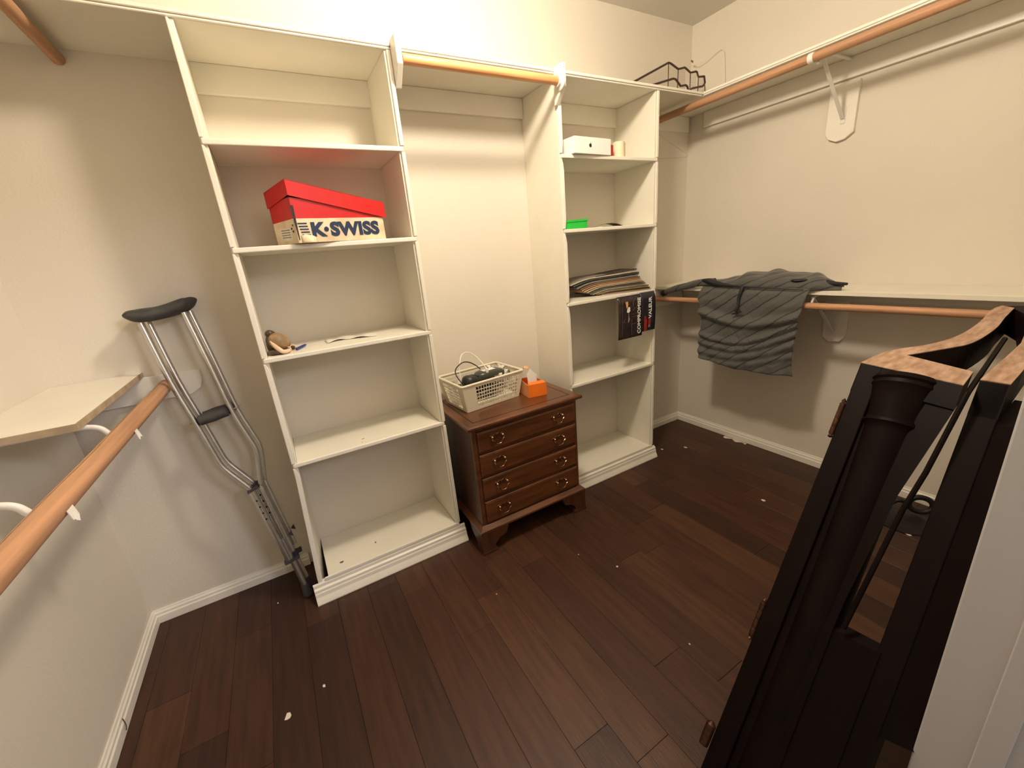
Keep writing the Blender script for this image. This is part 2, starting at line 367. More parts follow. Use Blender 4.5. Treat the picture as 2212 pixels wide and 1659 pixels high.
# cleats (wall boards under the shelves) with clipped plates
def struct_board(name, mb, label=None): return struct(name, mb, 'trim', label, bevel=.0015, seg=1)
struct_board('trim_1', MB().box(.642, 1.380, YB-.018, YB-.0005, 2.015, 2.1035), 'white cleat board under the shelf in the middle bay')
ply = [(-.635,2.003),(-.635,1.787),(-.60,1.762),(-.565,1.757),(-.53,1.775),(-.515,1.80),(-.515,2.003)]
mb = MB().box(XR-.018, XR-.0005, YF+.002, YB-.12, 2.018, 2.1035)
mb.prism([Vector((XR-.018, y, z)) for y, z in ply], (.0175, 0, 0))
struct_board('trim_2', mb, 'white cleat with clipped bracket plate on the right wall')
struct_board('trim_3', MB().box(2.04, XR-.02, YB-.018, YB-.0005, 2.018, 2.1035))
struct_board('trim_4', MB().box(XL+.0005, XL+.018, YF+.002, YB-.02, .79, 1.050), 'white board on the left wall under the low shelf')
ply = [(-.66,.954),(-.30,.954),(-.279,.954),(-.243,.975),(-.232,1.01),(-.232,1.046),(-.40,1.05),(-.66,1.05)]
struct_board('trim_5', MB().prism([Vector((x_, YB-.018, z)) for x_, z in ply], (0, .0175, 0)), 'white clipped cleat on the back wall behind the low left rod')
mb = MB().box(XR-.018, XR-.0005, YF+.002, YB-.02, .985, 1.052)
mb.prism([Vector((XR-.018, y, z)) for y, z in [(-.735,.985),(-.735,.80),(-.71,.77),(-.66,.765),(-.63,.79),(-.62,.985)]], (.0175, 0, 0))
struct_board('trim_6', mb, 'white cleat with clipped plate under the low right shelf')
struct_board('trim_7', MB().box(2.04, XR-.02, YB-.018, YB-.0005, .93, 1.052), 'white cleat on the back wall right of the narrow tower')
# side-wall low shelves
o = obj('low_shelf', MB().box(2.360, XR-.0005, YF+.003, YB-.001, 1.0525, 1.073), 'shelf', bevel=.0015, seg=1)
tag(o, 'low white shelf on the right wall under the grey quilted cloth', 'shelf')
lp = [(XL+.0005, YB-.001), (-.408, YB-.001), (-.409, -.335), (-.56, -.333), (-.56, YF+.003), (XL+.0005, YF+.003)]
lp = [(XL+.0005, YB-.001), (-.408, YB-.001), (-.409, -.340), (XL+.0005, -.331)]
o = obj('low_shelf', MB().prism([Vector((a, b_, 1.0505)) for a, b_ in lp], (0, 0, .018)), 'shelf', bevel=.0015, seg=1)
tag(o, 'short low white shelf with raw front edge in the left corner', 'shelf')

eb = MB().prism([Vector((a, b_, 1.051)) for a, b_ in [(-.408, YB-.001), (-.409, -.340), (XL+.0005, -.331), (XL+.0005, -.334), (-.406, -.343), (-.405, YB-.001)]], (0, 0, .0172))
obj('edge_band', eb, 'edge', o)
# rods -------------------------------------------------------------
def rod(label, p0, p1, r, mt):
    p0 = Vector(p0); p1 = Vector(p1); ax = p1-p0; L = ax.length
    o = obj('closet_rod', MB().lathe(p0, ax, [(0, r*.97), (.002, r), (L*.25, r*1.01), (L*.5, r), (L*.75, r*1.01), (L-.002, r), (L, r*.97)], 22), mt, smooth=True)
    return tag(o, label, 'closet rod')
rod('short orange wooden rod across the middle bay under the top shelf', (.668, -.05, 2.063), (1.352, -.05, 2.063), .0175, 'rodx')
rod('long wooden rod below the top shelf on the right wall', (2.345, YF+.02, 2.073), (2.345, YB-.02, 2.064), .0185, 'rody')
rod('low wooden rod on the right wall that the quilted cloth hangs over', (2.345, YF+.02, 1.008), (2.345, YB-.02, .993), .0165, 'rody')
rod('high wooden rod in the upper left corner, end near the back wall', (-.325, -1.5, 2.076), (-.325, YB-.001, 2.076), .018, 'rody')
rl = rod('low thick wooden rod on the left beside the crutches', (-.345, -1.45, 1.008), (-.345, YB-.019, 1.008), .022, 'rody')
rr_ = random.Random(9)
for k0, ang in ((0, 2.2), (1, 1.75)):
    obj('crack', MB().tube([(-.345+.0218*math.cos(ang+.12*math.sin(i*.5)+rr_.uniform(-.02,.02)), -1.44+1.70*i/40, 1.008+.0218*math.sin(ang+.12*math.sin(i*.5))) for i in range(41)], .0008 if k0 else .0005, 5), 'stain', rl)
# ---- shelf-and-rod brackets
def bracket(label, wx, rx, rz, y, zs, sgn, foot, brace=True):
    t = thing('rod_bracket', label, 'bracket', (wx, y, zs), None)
    # sgn: +1 when the wall is at larger x
    a = [(wx, y, zs-.007), (rx+sgn*.11, y, zs-.007), (rx+sgn*.070, y, zs-.008), (rx+sgn*.042, y, zs-.018), (rx+sgn*.028, y, zs-.040), (rx+sgn*.022, y, rz-.012), (rx+sgn*.014, y, rz-.024)]
    obj('arm', MB().tube(a, .0068, 10, smooth=6), 'white_metal', t, smooth=True)
    obj('wall_leg', MB().box(min(wx, wx-sgn*.004), max(wx, wx-sgn*.004), y-.010, y+.010, foot-.02, (foot+.05 if brace else zs-.004)), 'white_metal', t, bevel=.002)
    if brace:
        obj('brace', MB().prism([Vector((rx+sgn*.03, y-.008, zs-.012)), Vector((rx+sgn*.03, y+.008, zs-.012)), Vector((rx+sgn*.036, y+.008, zs-.012)), Vector((rx+sgn*.036, y-.008, zs-.012))], (wx-sgn*.010-(rx+sgn*.03), 0, foot-(zs-.012))), 'white_metal', t, bevel=.001, seg=1)
    return t
bracket('white metal bracket under the top right shelf with diagonal brace', XR-.018, 2.345, 2.069, -.585, 2.099, 1, 1.85)
bracket('white metal bracket under the low right shelf right of the quilted cloth', XR-.018, 2.345, 1.003, -.68, 1.052, 1, .82)
b1 = bracket('white bent wire bracket holding the low left rod, nearer the crutches', XL+.018, -.345, 1.008, -.288, 1.050, -1, .985, brace=False)
b2 = bracket('white bent wire bracket holding the low left rod, nearer the camera', XL+.018, -.345, 1.008, -.726, 1.050, -1, .985, brace=False)
# white tape bands on the high right rod
for y, l in ((-.565, 'white tape band round the high right rod beside the bracket'), ):
    tag(obj('tape_band', MB().lathe((2.345, y-.011, 2.069), (0, 1, 0), [(0, .0192), (.001, .0205), (.021, .0205), (.022, .0192)], 20), 'white_plastic', smooth=True), l, 'tape')
# ragged white sheets as the bracket hook ends under the left rod
for i, (y, s_) in enumerate(((-.285, .011), (-.735, .013))):
    r = random.Random(i+3)
    pts = [Vector((-.319+.004*r.random(), y-s_+2*s_*k/6, .988-r.uniform(0, .014))) for k in range(7)]
    pts2 = [Vector((-.3215, p.y, 1.006)) for p in pts]
    o = obj('paint_flake', MB().loft([pts, pts2], closed=False), 'white_plastic', solid=.0012)
    tag(o, ['ragged white paint flake under the low left rod, nearer the back wall', 'ragged white paint flake under the low left rod, nearer the camera'][i], 'paint flake')
# ---- wooden rod holders either side of the middle bay
def holder(label, x0, x1, flange):
    t = thing('rod_holder', label, 'rod holder', (x0, -.03, 2.05))
    prof = [(.0, 2.130), (-.064, 2.130), (-.064, 2.044), (-.010, 1.985), (0.0, 1.985)]
    obj('board', MB().prism([Vector((x0, y, z)) for y, z in prof], (x1-x0, 0, 0)), 'trim', t, bevel=.002)
    if flange:
        mb = MB().lathe((x0+.0002, -.05, 2.063), (-1, 0, 0), [(0, .036), (.004, .036), (.008, .030), (.009, .024), (.020, .023), (.020, .019)], 28)
        obj('socket', mb, 'white_plastic', t, smooth=True)
    for z in (2.11, 2.10):
        obj('nail_head', MB().lathe((x0+.012, -.0645, z+.012), (0, -1, 0), [(0, .0016), (.0006, .0013)], 8), 'stain', t)
holder('white wooden rod holder at the left end of the middle rod', .646, .667, False)
holder('white wooden rod holder with round socket at the right end of the middle rod', 1.366, 1.387, True)

# ================================================================ CHEST OF DRAWERS
ch = thing('drawer_chest', 'small cherry wood chest of four drawers standing in the middle bay', 'chest of drawers', (.995, .05, 0))
cx0, cx1, cyf, cyb = .703, 1.290, -.160, .265
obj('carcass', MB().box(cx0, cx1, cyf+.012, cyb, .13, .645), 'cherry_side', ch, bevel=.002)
# face frame
fr = MB().box(cx0, cx0+.022, cyf, cyf+.013, .135, .64).box(cx1-.022, cx1, cyf, cyf+.013, .135, .64)
for z in (.635, .520, .398, .275, .145): fr.box(cx0+.022, cx1-.022, cyf+.004, cyf+.013, z-.006, z+.006)
obj('face_frame', fr, 'cherry', ch, bevel=.0015, seg=1)
# top with moulded edge
def ring(x0, x1, y0, y1, z, d): return [Vector((x0-d, y0-d, z)), Vector((x1+d, y0-d, z)), Vector((x1+d, y1, z)), Vector((x0-d, y1, z))]
obj('top', MB().loft([ring(cx0, cx1, cyf, cyb, z, d) for z, d in ((.640,.004),(.645,.008),(.648,.016),(.651,.022),(.655,.024),(.664,.024),(.667,.021),(.669,.014),(.669,.006))]), 'cherry', ch, bevel=.0008, seg=1)
gx0, gx1, gy0, gy1 = cx0+.022, cx1-.022, cyf+.024, cyb-.03
for q_ in ((gx0, gx1, gy0, gy0+.003), (gx0, gx0+.003, gy0+.0031, gy1), (gx1-.003, gx1, gy0+.0031, gy1)):
    obj('inlay_line', MB().box(*q_, .669, .6694), 'dark_wood', ch)
# drawers and bail handles
def handle(xc, zc, d):
    y = cyf-.006
    hp = obj('handle', MB().prism([Vector((xc+a*.001, y, zc+b_*.001)) for a, b_ in [(-38,4),(-30,14),(-20,9),(-12,18),(0,13),(12,18),(20,9),(30,14),(38,4),(30,-4),(20,-2),(12,-10),(0,-5),(-12,-10),(-20,-2),(-30,-4)]], (0, -.0016, 0)), 'brass', d, bevel=.0006, seg=1)
    for sx in (-1, 1): 
        obj('post', MB().lathe((xc+sx*.027, y, zc+.005), (0, -1, 0), [(0,.006),(.004,.0045),(.010,.004),(.012,.007),(.016,.005),(.018,.001)], 12), 'brass', hp, smooth=True)
    obj('bail', MB().tube([(xc-.027, y-.012, zc+.004), (xc-.031, y-.016, zc-.006), (xc-.022, y-.018, zc-.012), (xc-.017, y-.018, zc-.024), (xc-.008, y-.018, zc-.029), (xc+.008, y-.018, zc-.029), (xc+.017, y-.018, zc-.024), (xc+.022, y-.018, zc-.012), (xc+.031, y-.016, zc-.006), (xc+.027, y-.012, zc+.004)], .0024, 8, smooth=3), 'brass', hp, smooth=True)
for i, (z1, z0) in enumerate(((.629,.526),(.514,.404),(.392,.281),(.269,.151))):
    a, b_ = cx0+.024, cx1-.012
    secs = [[Vector((a+d, y, z0+d)), Vector((b_-d, y, z0+d)), Vector((b_-d, y, z1-d)), Vector((a+d, y, z1-d))] for y, d in ((cyf+.006, 0), (cyf-.001, 0), (cyf-.004, .003), (cyf-.0065, .010))]
    d = obj('drawer', MB().loft(secs), 'cherry', ch, bevel=.0006, seg=1)
    for xc in (.823, 1.165): handle(xc, (z0+z1)/2+.008, d)
# base with ogee bracket feet
obj('base_moulding', MB().loft([ring(cx0, cx1, cyf, cyb, z, d) for z, d in ((.118,.022),(.128,.022),(.136,.014),(.144,.006),(.147,.002))]), 'cherry', ch, bevel=.0006, seg=1)
def foot(xs, ys, lx, ly):
    # front leaf and side leaf of a bracket foot
    m1 = MB()
    o1 = cyf-.020 if ys < 0 else cyb
    f = [(0,0),(.078,0),(.078,.014),(.066,.020),(.070,.040),(.095,.062),(.135,.075),(.150,.118),(0,.118)]
    prof = lambda dz: .004*math.sin(dz/.118*PI*1.4)
    m1.prism([Vector((xs+lx*(a-.002), o1, z)) for a, z in f], (0, .020 if ys < 0 else -.018, 0))
    g = [(0,0),(.060,0),(.060,.014),(.050,.022),(.060,.050),(.10,.075),(.12,.118),(0,.118)]
    m1.prism([Vector((xs, o1+ly*(a+.0205), z)) for a, z in g], (lx*.02, 0, 0))
    m1.box(min(xs-lx*.004, xs+lx*.08), max(xs-lx*.004, xs+lx*.08), min(o1-ly*.004, o1-ly*.0005), max(o1-ly*.004, o1-ly*.0005), 0, .012)
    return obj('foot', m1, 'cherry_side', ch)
foot(cx0-.020, -1, 1, 1); foot(cx1+.020, -1, -1, 1); foot(cx0-.020, 1, 1, -1); foot(cx1+.020, 1, -1, -1)

# ---- plastic basket on the chest
Z0 = .669
bk = thing('plastic_basket', 'cream plastic lattice basket full of cables on the chest', 'basket', (.92, .12, Z0))
bot = [Vector((.762,-.008,Z0+.002)), Vector((1.066,.026,Z0+.002)), Vector((1.045,.235,Z0+.002)), Vector((.742,.205,Z0+.002))]
rim = [Vector((.738,-.030,Z0+.138)), Vector((1.096,.012,Z0+.138)), Vector((1.072,.262,Z0+.138)), Vector((.716,.228,Z0+.138))]
def lattice(a0, a1, b0, b1, cols, rows, m0, m1, top, botm, th=.0022):
    # wall between bottom edge a0-a1 and rim edge b0-b1; solid margins m0,m1; bars elsewhere
    P = lambda u, v: (a0.lerp(a1, u)).lerp(b0.lerp(b1, u), v)
    nrm = ((a1-a0).cross(b0-a0)).normalized()*th
    mm = MB()
    def quad(u0, u1, v0, v1):
        q = [P(u0, v0), P(u1, v0), P(u1, v1), P(u0, v1)]; mm.prism(q, nrm)
    quad(0, m0, 0, 1); quad(m1, 1, 0, 1); quad(m0, m1, 0, botm); quad(m0, m1, top, 1)
    du = (m1-m0)/cols; dv = (top-botm)/rows; bw = .20
    for c in range(1, cols): quad(m0+c*du-du*bw/2, m0+c*du+du*bw/2, botm, top)
    for r in range(1, rows): quad(m0, m1, botm+r*dv-dv*bw/2, botm+r*dv+dv*bw/2)
    return mm
for i, (cols, m0, m1) in enumerate(((17,.20,.93),(10,.15,.85),(17,.1,.9),(10,.18,.82))):
    j = (i+1) % 4
    obj('lattice_wall', lattice(bot[i], bot[j], rim[i], rim[j], cols, 6, m0, m1, .88, .10), 'basket', bk)
obj('base', MB().prism([p+Vector((0,0,.010)) for p in bot], (0,0,.002)), 'basket', bk)
rp = []
cc = sum(rim, Vector())/4
for i in range(4):
    p = rim[i]; a = rim[i-1]; b_ = rim[(i+1) % 4]
    for t in (.10, .04, 0): rp.append(p.lerp(a, t) if t else p.lerp(cc, .015))
    for t in (.04, .10): rp.append(p.lerp(b_, t))
obj('rim', MB().tube(rp, .0062, 8, closed=True), 'basket', bk, smooth=True)
# contents
dv = thing('power_adapter', 'dark grey rounded power adapter with white label in the basket', 'adapter', (.93, .12, Z0+.1))
def blob(c, sx, sy, sz, yaw=0, nz=10, n=18, p=2.6, tilt=0):
    R = Matrix.Rotation(yaw, 3, 'Z') @ Matrix.Rotation(tilt, 3, 'Y')
    secs = []
    for i in range(nz+1):
        a = -PI/2+PI*i/nz; r = max(abs(math.cos(a)), .001)**(2/p); h = math.copysign(abs(math.sin(a))**(2/p), math.sin(a))
        secs.append([Vector(c)+R @ Vector((sx*r*math.copysign(abs(math.cos(t))**(2/p), math.cos(t)), sy*r*math.copysign(abs(math.sin(t))**(2/p), math.sin(t)), sz*h)) for t in [2*PI*k/n for k in range(n)]])
    return MB().loft(secs)
obj('body', blob((.955, .115, Z0+.125), .085, .042, .028, .12, p=3.2, tilt=.05), 'grey_plastic', dv, smooth=True)
obj('paper_label', MB().prism([Vector((.915,.09,Z0+.1535)), Vector((.985,.098,Z0+.1525)), Vector((.980,.132,Z0+.1525)), Vector((.910,.125,Z0+.1535))], (0,0,.0008)), 'white_card', dv)
hg = thing('hair_clipper', 'black ribbed device with cable lying at the basket left end', 'device', (.84, .06, Z0+.1))
obj('body', blob((.842, .075, Z0+.118), .066, .040, .034, .5, p=2.8, tilt=.35), 'black_plastic', hg, smooth=True)
for k in range(3):
    obj('rib', blob((.815+k*.018, .050+.012*k, Z0+.140+.002*k), .003, .030, .012, .5+.1, nz=6, n=10), 'grey_plastic', hg, smooth=True)
cb = MB().tube([(.80,.03,Z0+.09),(.775,.05,Z0+.13),(.760,.08,Z0+.175),(.775,.10,Z0+.20),(.82,.12,Z0+.215),(.86,.13,Z0+.205),(.895,.13,Z0+.18),(.91,.12,Z0+.16)], .0028, 8, smooth=5)
tag(obj('black_cable', cb, 'black_plastic', smooth=True), 'black cable arching above the left end of the basket', 'cable')
cb = MB().tube([(.795,.08,Z0+.10),(.790,.10,Z0+.15),(.800,.12,Z0+.20),(.830,.15,Z0+.245),(.870,.16,Z0+.250),(.905,.15,Z0+.225),(.925,.12,Z0+.19),(.930,.09,Z0+.165)], .0024, 8, smooth=5)
wc = obj('white_cable', cb, 'white_plastic', smooth=True); tag(wc, 'white cable loop with plug standing above the basket', 'cable')
obj('plug', blob((.928, .082, Z0+.155), .008, .006, .017, 0), 'white_plastic', wc, smooth=True)
rb_ = random.Random(77); pb = []  # dark cable filler added so the lattice holes look dark
for k in range(60):
    t = k*1.31
    pb.append((.90+.115*math.cos(t)*rb_.uniform(.5,1), .118+.070*math.sin(t*1.07)*rb_.uniform(.5,1), Z0+.022+.0009*k+rb_.uniform(0,.012)))
tag(obj('cable_tangle', MB().tube(pb, .0042, 7, smooth=4), 'black_plastic', smooth=True), 'tangle of dark cable filling the bottom of the basket', 'cable')
for k in range(7):
    r = random.Random(40+k)
    c = Vector((1.0+.012*k, .09+.02*((k*5) % 6), Z0+.10+.012*(k % 3)))
    if k >= 5: c = Vector((.775+.03*(k-5), .09+.05*(k-5), Z0+.09))
    vs = []; n1 = 6
    mbw = MB().grid(lambda u, v: c+Vector(((u-.5)*.055, (v-.5)*.05, .0))+Vector((r.uniform(-.012,.012), r.uniform(-.012,.012), r.uniform(-.030,.034))), n1, n1)
    tag(obj('wrapper', mbw, 'foil' if k % 2 else 'paper', solid=.0006), ['crumpled white paper nearest the adapter in the basket', 'crumpled silver wrapper next right of the adapter', 'crumpled white paper in the middle of the basket right half', 'silver wrapper standing up in the basket right half', 'crumpled white paper against the basket right wall', 'crumpled silver wrapper under the cables at the basket left end', 'crumpled white paper behind the black cable in the basket'][k], 'wrapper', 'crumpled wrappers in the basket')
# ---- orange box with papers
ob = thing('orange_box', 'small open bright orange cardboard box beside the cream basket', 'box', (1.13, .03, Z0))
x0, x1, y0, y1, h = 1.088, 1.186, -.052, .085, .068
def P4(a, b_, c, d, t, name, mt, par): return obj(name, MB().prism([Vector(a), Vector(b_), Vector(c), Vector(d)], t), mt, par)
q = [Vector((x0,y0+.012,Z0)), Vector((x1,y0-.006,Z0)), Vector((x1+.012,y1-.006,Z0)), Vector((x0+.012,y1+.012,Z0))]
up_ = Vector((0,0,h))
P4(q[0], q[1], q[1]+up_, q[0]+up_, (0,.002,0), 'front_panel', 'orange', ob)
P4(q[0], q[3], q[3]+up_*1.25, q[0]+up_, (.002,0,0), 'side_panel', 'peach', ob)
P4(q[1], q[2], q[2]+up_, q[1]+up_, (-.002,0,0), 'side_panel', 'orange', ob)
P4(q[3], q[2], q[2]+up_, q[3]+up_, (0,-.002,0), 'back_panel', 'orange', ob)
P4(q[0], q[1], q[2], q[3], (0,0,.002), 'bottom_panel', 'orange', ob)
P4(q[0]+up_+Vector((.004,0,0)), q[1]+up_-Vector((.004,0,0)), q[1]+Vector((-.008,.016,h+.010)), q[0]+Vector((.008,.016,h+.010)), (0,.001,0), 'lid_flap', 'orange', ob)
def tongue(u, v):
    a = -.3+v*1.75
    return Vector((1.103+.024*(u-.5)*(1.6-.5*v)+.020*v+.020*max(0, v-.72)*3, .015+.055*(1-v)+.03*u, Z0+.055+.115*v-.05*max(0, v-.78)*3))
obj('tongue', MB().grid(tongue, 4, 14), 'peach', ob, smooth=True, solid=.0012)
for i, (dx, h1, rt) in enumerate(((0,.115,.10),(.012,.105,.28),(.022,.098,-.12))):
    a = Vector((1.118+dx, .0+.012*i, Z0+.02)); r_ = Vector((math.cos(rt), .25, 0)).normalized()*.058
    cdm = MB().prism([a, a+r_, a+r_+Vector((.006,.01,h1*.62)), a+r_*.35+Vector((.004,.012,h1)), a+Vector((-.002,.01,h1*.8))], (0,.0008,0))
    tag(obj('card', cdm, 'white_card' if i != 1 else 'paper'), ['white paper card standing frontmost in the orange box', 'cream paper card standing in the middle of the orange box', 'white paper card standing rearmost in the orange box'][i], 'card')

# ================================================================ ON THE LEFT TOWER
# shoebox
A = Vector((.206, -.034, 1.4735)); Bv = Vector((.527, .030, 1.4735)); ax = (Bv-A).normalized(); ay = Vector((-.34, .94, 0)).normalized(); L = (Bv-A).length; W = .175; H = .113
sb = thing('shoebox', 'red and cream shoebox with skewed red lid on the second shelf', 'shoebox', A+ax*L/2+ay*W/2)
def S(u, v, z): return A+ax*u+ay*v+Vector((0,0,z))
bodym = MB()
def wall4(a, b_, za0, za1, inn): return MB().prism([S(*a, za0), S(*b_, za0), S(*b_, za1), S(*a, za1)], inn)
zr = .080
for (a, b_, inn) in (((0,0),(L,0),ay*.002), ((0,W),(L,W),-ay*.002), ((0,0),(0,W),ax*.002), ((L,0),(L,W),-ax*.002)):
    fl_ = (-.013 if a == (0,0) and b_ == (0,W) else 0)
    obj('lower_band', wall4(a, b_, 0.001, zr, inn), 'cream_card', sb)
    obj('upper_band', MB().prism([S(*a, zr), S(*b_, zr), S(*b_, .148-.040*b_[0]/L), S(*a, .148-.040*a[0]/L)], inn), 'red', sb)
obj('bottom', MB().prism([S(0,0,0), S(L,0,0), S(L,W,0), S(0,W,0)], (0,0,.002)), 'cream_card', sb)
# torn corner: dark slit and lifted flap
obj('torn_slit', MB().prism([S(.004,-.0008,.008), S(.0065,-.0008,.01), S(.008,-.0008,.122), S(-.002,-.0008,.122)], -ay*.0008), 'black_ink', sb)
def flap(u, v):
    return S(.012+.052*u, -.001-.020*(1-v)*math.sin(PI*u)**1.3, -.001+.030*v*(1-.35*abs(u-.3)))
obj('bent_corner', MB().grid(flap, 8, 6), 'cream_card', sb, smooth=True, solid=.001)
# lid, tilted (high on the left)
def Ld(u, v, z): 
    zz = .203-.072*(u/L)*.98 - .016*(v/W) + z
    return S(u-.004 if u < .1 else u+.010, v-.006 if v < .05 else v+.006, zz)
lidh = -.055
lid = obj('lid', MB().add([Ld(0,0,0), Ld(L,0,0), Ld(L,W,0), Ld(0,W,0), Ld(0,0,-.002), Ld(L,0,-.002), Ld(L,W,-.002), Ld(0,W,-.002)], [(0,1,2,3),(7,6,5,4),(0,4,5,1),(1,5,6,2),(2,6,7,3),(3,7,4,0)]), 'red', sb)
for (a, b_, inn) in (((0,0),(L,0),ay*.0015), ((0,W),(L,W),-ay*.0015), ((0,0),(0,W),ax*.0015), ((L,0),(L,W),-ax*.0015)):
    obj('lid_skirt', MB().prism([Ld(*a,0), Ld(*b_,0), Ld(*b_,lidh), Ld(*a,lidh*.9)], inn), 'red', lid)
# printed stripes and wordmark on the front
fo = -ay*.0009
for i in range(5):
    z = .064-.0095*i
    obj('printed_stripe', MB().prism([S(.010+.002*i,-.0006,z-.0022), S(.040+.0015*i,-.0006,z-.0022), S(.039+.0015*i,-.0006,z+.0018), S(.009+.002*i,-.0006,z+.0018)], fo), 'navy', sb)
sx = Vector((.0,0,0))
text('wordmark', 'K', sb, 'navy', S(.050,-.0012,.022), ax, (0,0,1), .062, 1.10, .0031)
obj('wordmark_dot', MB().lathe(S(.1035,-.0005,.043), -ay, [(0,.0085),(.0008,.0085)], 18), 'navy', sb)
text('wordmark', 'SWISS', sb, 'navy', S(.118,-.0012,.022), ax, (0,0,1), .062, 1.08, .0031)
# end label
obj('size_label', MB().prism([S(-.0004,.035,.012), S(-.0004,.125,.016), S(-.0004,.125,.058), S(-.0004,.035,.054)], -ax*.0006), 'paper', sb)
for k in range(4): obj('printed_line', MB().prism([S(-.0012,.045,.022+.008*k), S(-.0012,.115,.025+.008*k), S(-.0012,.115,.0275+.008*k), S(-.0012,.045,.0245+.008*k)], -ax*.0004), 'mauve_ink', sb)
for u, v, z, s_ in ((-.0012,.028,.050,.006),(-.0012,.015,.060,.005),(-.0012,.018,.040,.007)):
    obj('scuff', MB().prism([S(u,v-s_,z), S(u,v,z-s_*.7), S(u,v+s_,z), S(u,v,z+s_*.6)], -ax*.0004), 'black_ink', sb)

# ornament
zs = 1.0885
om = thing('shell_ornament', 'mottled tan and dark brown shell ornament at the shelf left end', 'ornament', (.06, .09, zs))
obj('dome', blob((.066, .085, zs+.042), .040, .045, .034, .3, p=2.1, tilt=.5), 'tan', om, smooth=True)
obj('dark_back', blob((.040, .10, zs+.035), .018, .040, .042, 0, p=2.1), 'umber', om, smooth=True)
obj('crest', blob((.045, .095, zs+.074), .019, .016, .015, .5, p=2.3, tilt=.5), 'umber', om, smooth=True)
obj('lip', MB().tube([(.040,.060,zs+.052),(.048,.046,zs+.038),(.060,.036,zs+.022),(.074,.032,zs+.010),(.090,.040,zs+.010),(.098,.055,zs+.012)], [.004,.007,.009,.008,.007,.004], 10, smooth=4), 'pink', om, smooth=True)
obj('base', blob((.052, .065, zs+.011), .030, .035, .011, 0), 'umber', om, smooth=True)
for i, (xx, yy) in enumerate(((.090,.060),(.108,.088))):
    s_ = thing('small_shell', ['small pale shell rim with brown centre touching the ornament', 'small pale shell rim with brown centre nearest the blue pen cap'][i], 'shell', (xx, yy, zs))
    obj('rim', MB().tube([(xx+.010*math.cos(t), yy, zs+.011+.010*math.sin(t)) for t in [2*PI*k/16 for k in range(16)]], .0028, 8, closed=True), 'pink', s_, smooth=True)
    obj('centre', blob((xx, yy, zs+.011), .008, .006, .008), 'umber', s_, smooth=True)
d = Vector((.169-.117, .165-.064, 0)).normalized()
tag(obj('pen_cap', MB().lathe((.119,.068,zs+.006), d, [(0,.003),(.002,.0055),(.05,.0052),(.075,.0045),(.088,.0015)], 14), 'pen', smooth=True), 'dark blue plastic pen stub lying on the third shelf', 'pen')
tag(obj('torn_paper', MB().grid(lambda u, v: Vector((.235+.20*u, .115+.075*v+.02*math.sin(u*5), zs+.0015+.006*math.sin(u*7+v*2)**2)), 18, 6), 'paper', solid=.0005, smooth=True), 'torn flat sheet of paper on the third shelf', 'paper')

# ================================================================ ON THE RIGHT TOWER
zz = 1.793
bx = thing('white_box', 'glossy white electronics box with black apple mark on the top shelf', 'box', (1.57, .05, zz))
ba = Vector((1.452, -.010, zz+.009)); bb_ = Vector((1.700, -.010, zz+.004))
q = [(1.425,.16),(1.678,.17),(1.690,-.012),(1.449,-.030)]
secs = []
for z, ins in ((0,.001),(.001,0),(.070,0),(.0715,.0012)):
    secs.append([Vector((a+(ins if a < 1.5 else -ins), b_+(-ins if b_ > .05 else ins), zz+.0005+z)) for a, b_ in q])
obj('box_body', MB().loft(secs), 'white_card', bx, bevel=.0015)
# apple emblem on the front face
fx = Vector((1.690-1.449, .018, 0)).normalized()
ap = []
for k in range(40):
    t = 2*PI*k/40; r = .0078*(1+.06*math.cos(2*t)-.10*math.exp(-((t-PI/2)/.28)**2)-.07*math.exp(-((t-3*PI/2)/.25)**2))
    xx = r*math.cos(t); yy = r*1.08*math.sin(t)
    dx, dy = xx-.0088, yy-.0008
    dd = math.hypot(dx, dy)
    if dd < .0036: xx = .0088+dx/dd*.0036; yy = .0008+dy/dd*.0036
    ap.append((xx, yy))
eo = Vector((1.449,-.030,0)).lerp(Vector((1.688,-.012,0)), .42)+Vector((0, -.0012, zz+.037))
obj('emblem', MB().prism([eo+fx*a+Vector((0,0,b_)) for a, b_ in ap], (0,-.0006,0)), 'black_ink', bx)
lf = [(.0004,.0092),(.0012,.0118),(.0036,.0138),(.0040,.0138),(.0034,.0112),(.0016,.0094)]
obj('emblem_leaf', MB().prism([eo+fx*a+Vector((0,0,b_)) for a, b_ in lf], (0,-.0006,0)), 'black_ink', bx)
tag(obj('red_tin', MB().box(1.700, 1.722, .005, .06, zz+.0005, zz+.052), 'red_glass', bevel=.002), 'small red box wedged between white box and ivory roll', 'box')
rr = thing('paper_roll', 'ivory tape rolls standing upright beside the small red box', 'roll', (1.78, .04, zz))
obj('roll', MB().lathe((1.783, .030, zz+.0005), (0,0,1), [(0,.029),(.001,.030),(.070,.030),(.071,.029)], 24), 'candle', rr, smooth=True)
obj('roll', MB().lathe((1.830, .062, zz+.0005), (0,0,1), [(0,.022),(.001,.023),(.074,.023),(.075,.022)], 24), 'candle', rr, smooth=True)
zg = 1.463
gb = thing('green_box', 'bright green plastic box at the left end of the shelf', 'box', (1.47, .03, zg))
obj('box_body', MB().loft([[Vector((1.405,.015,z)), Vector((1.533+d,-.004-d,z)), Vector((1.545+d,.09,z)), Vector((1.41,.10,z))] for z, d in ((zg+.001,0),(zg+.034,0))]), 'green', gb, bevel=.0015)
obj('lid', MB().loft([[Vector((1.403,.013,z)), Vector((1.535+d,-.006-d,z+.004)), Vector((1.547+d,.092,z)), Vector((1.408,.102,z))] for z, d in ((zg+.030,.001),(zg+.041,.001))]), 'green', gb, bevel=.0015)
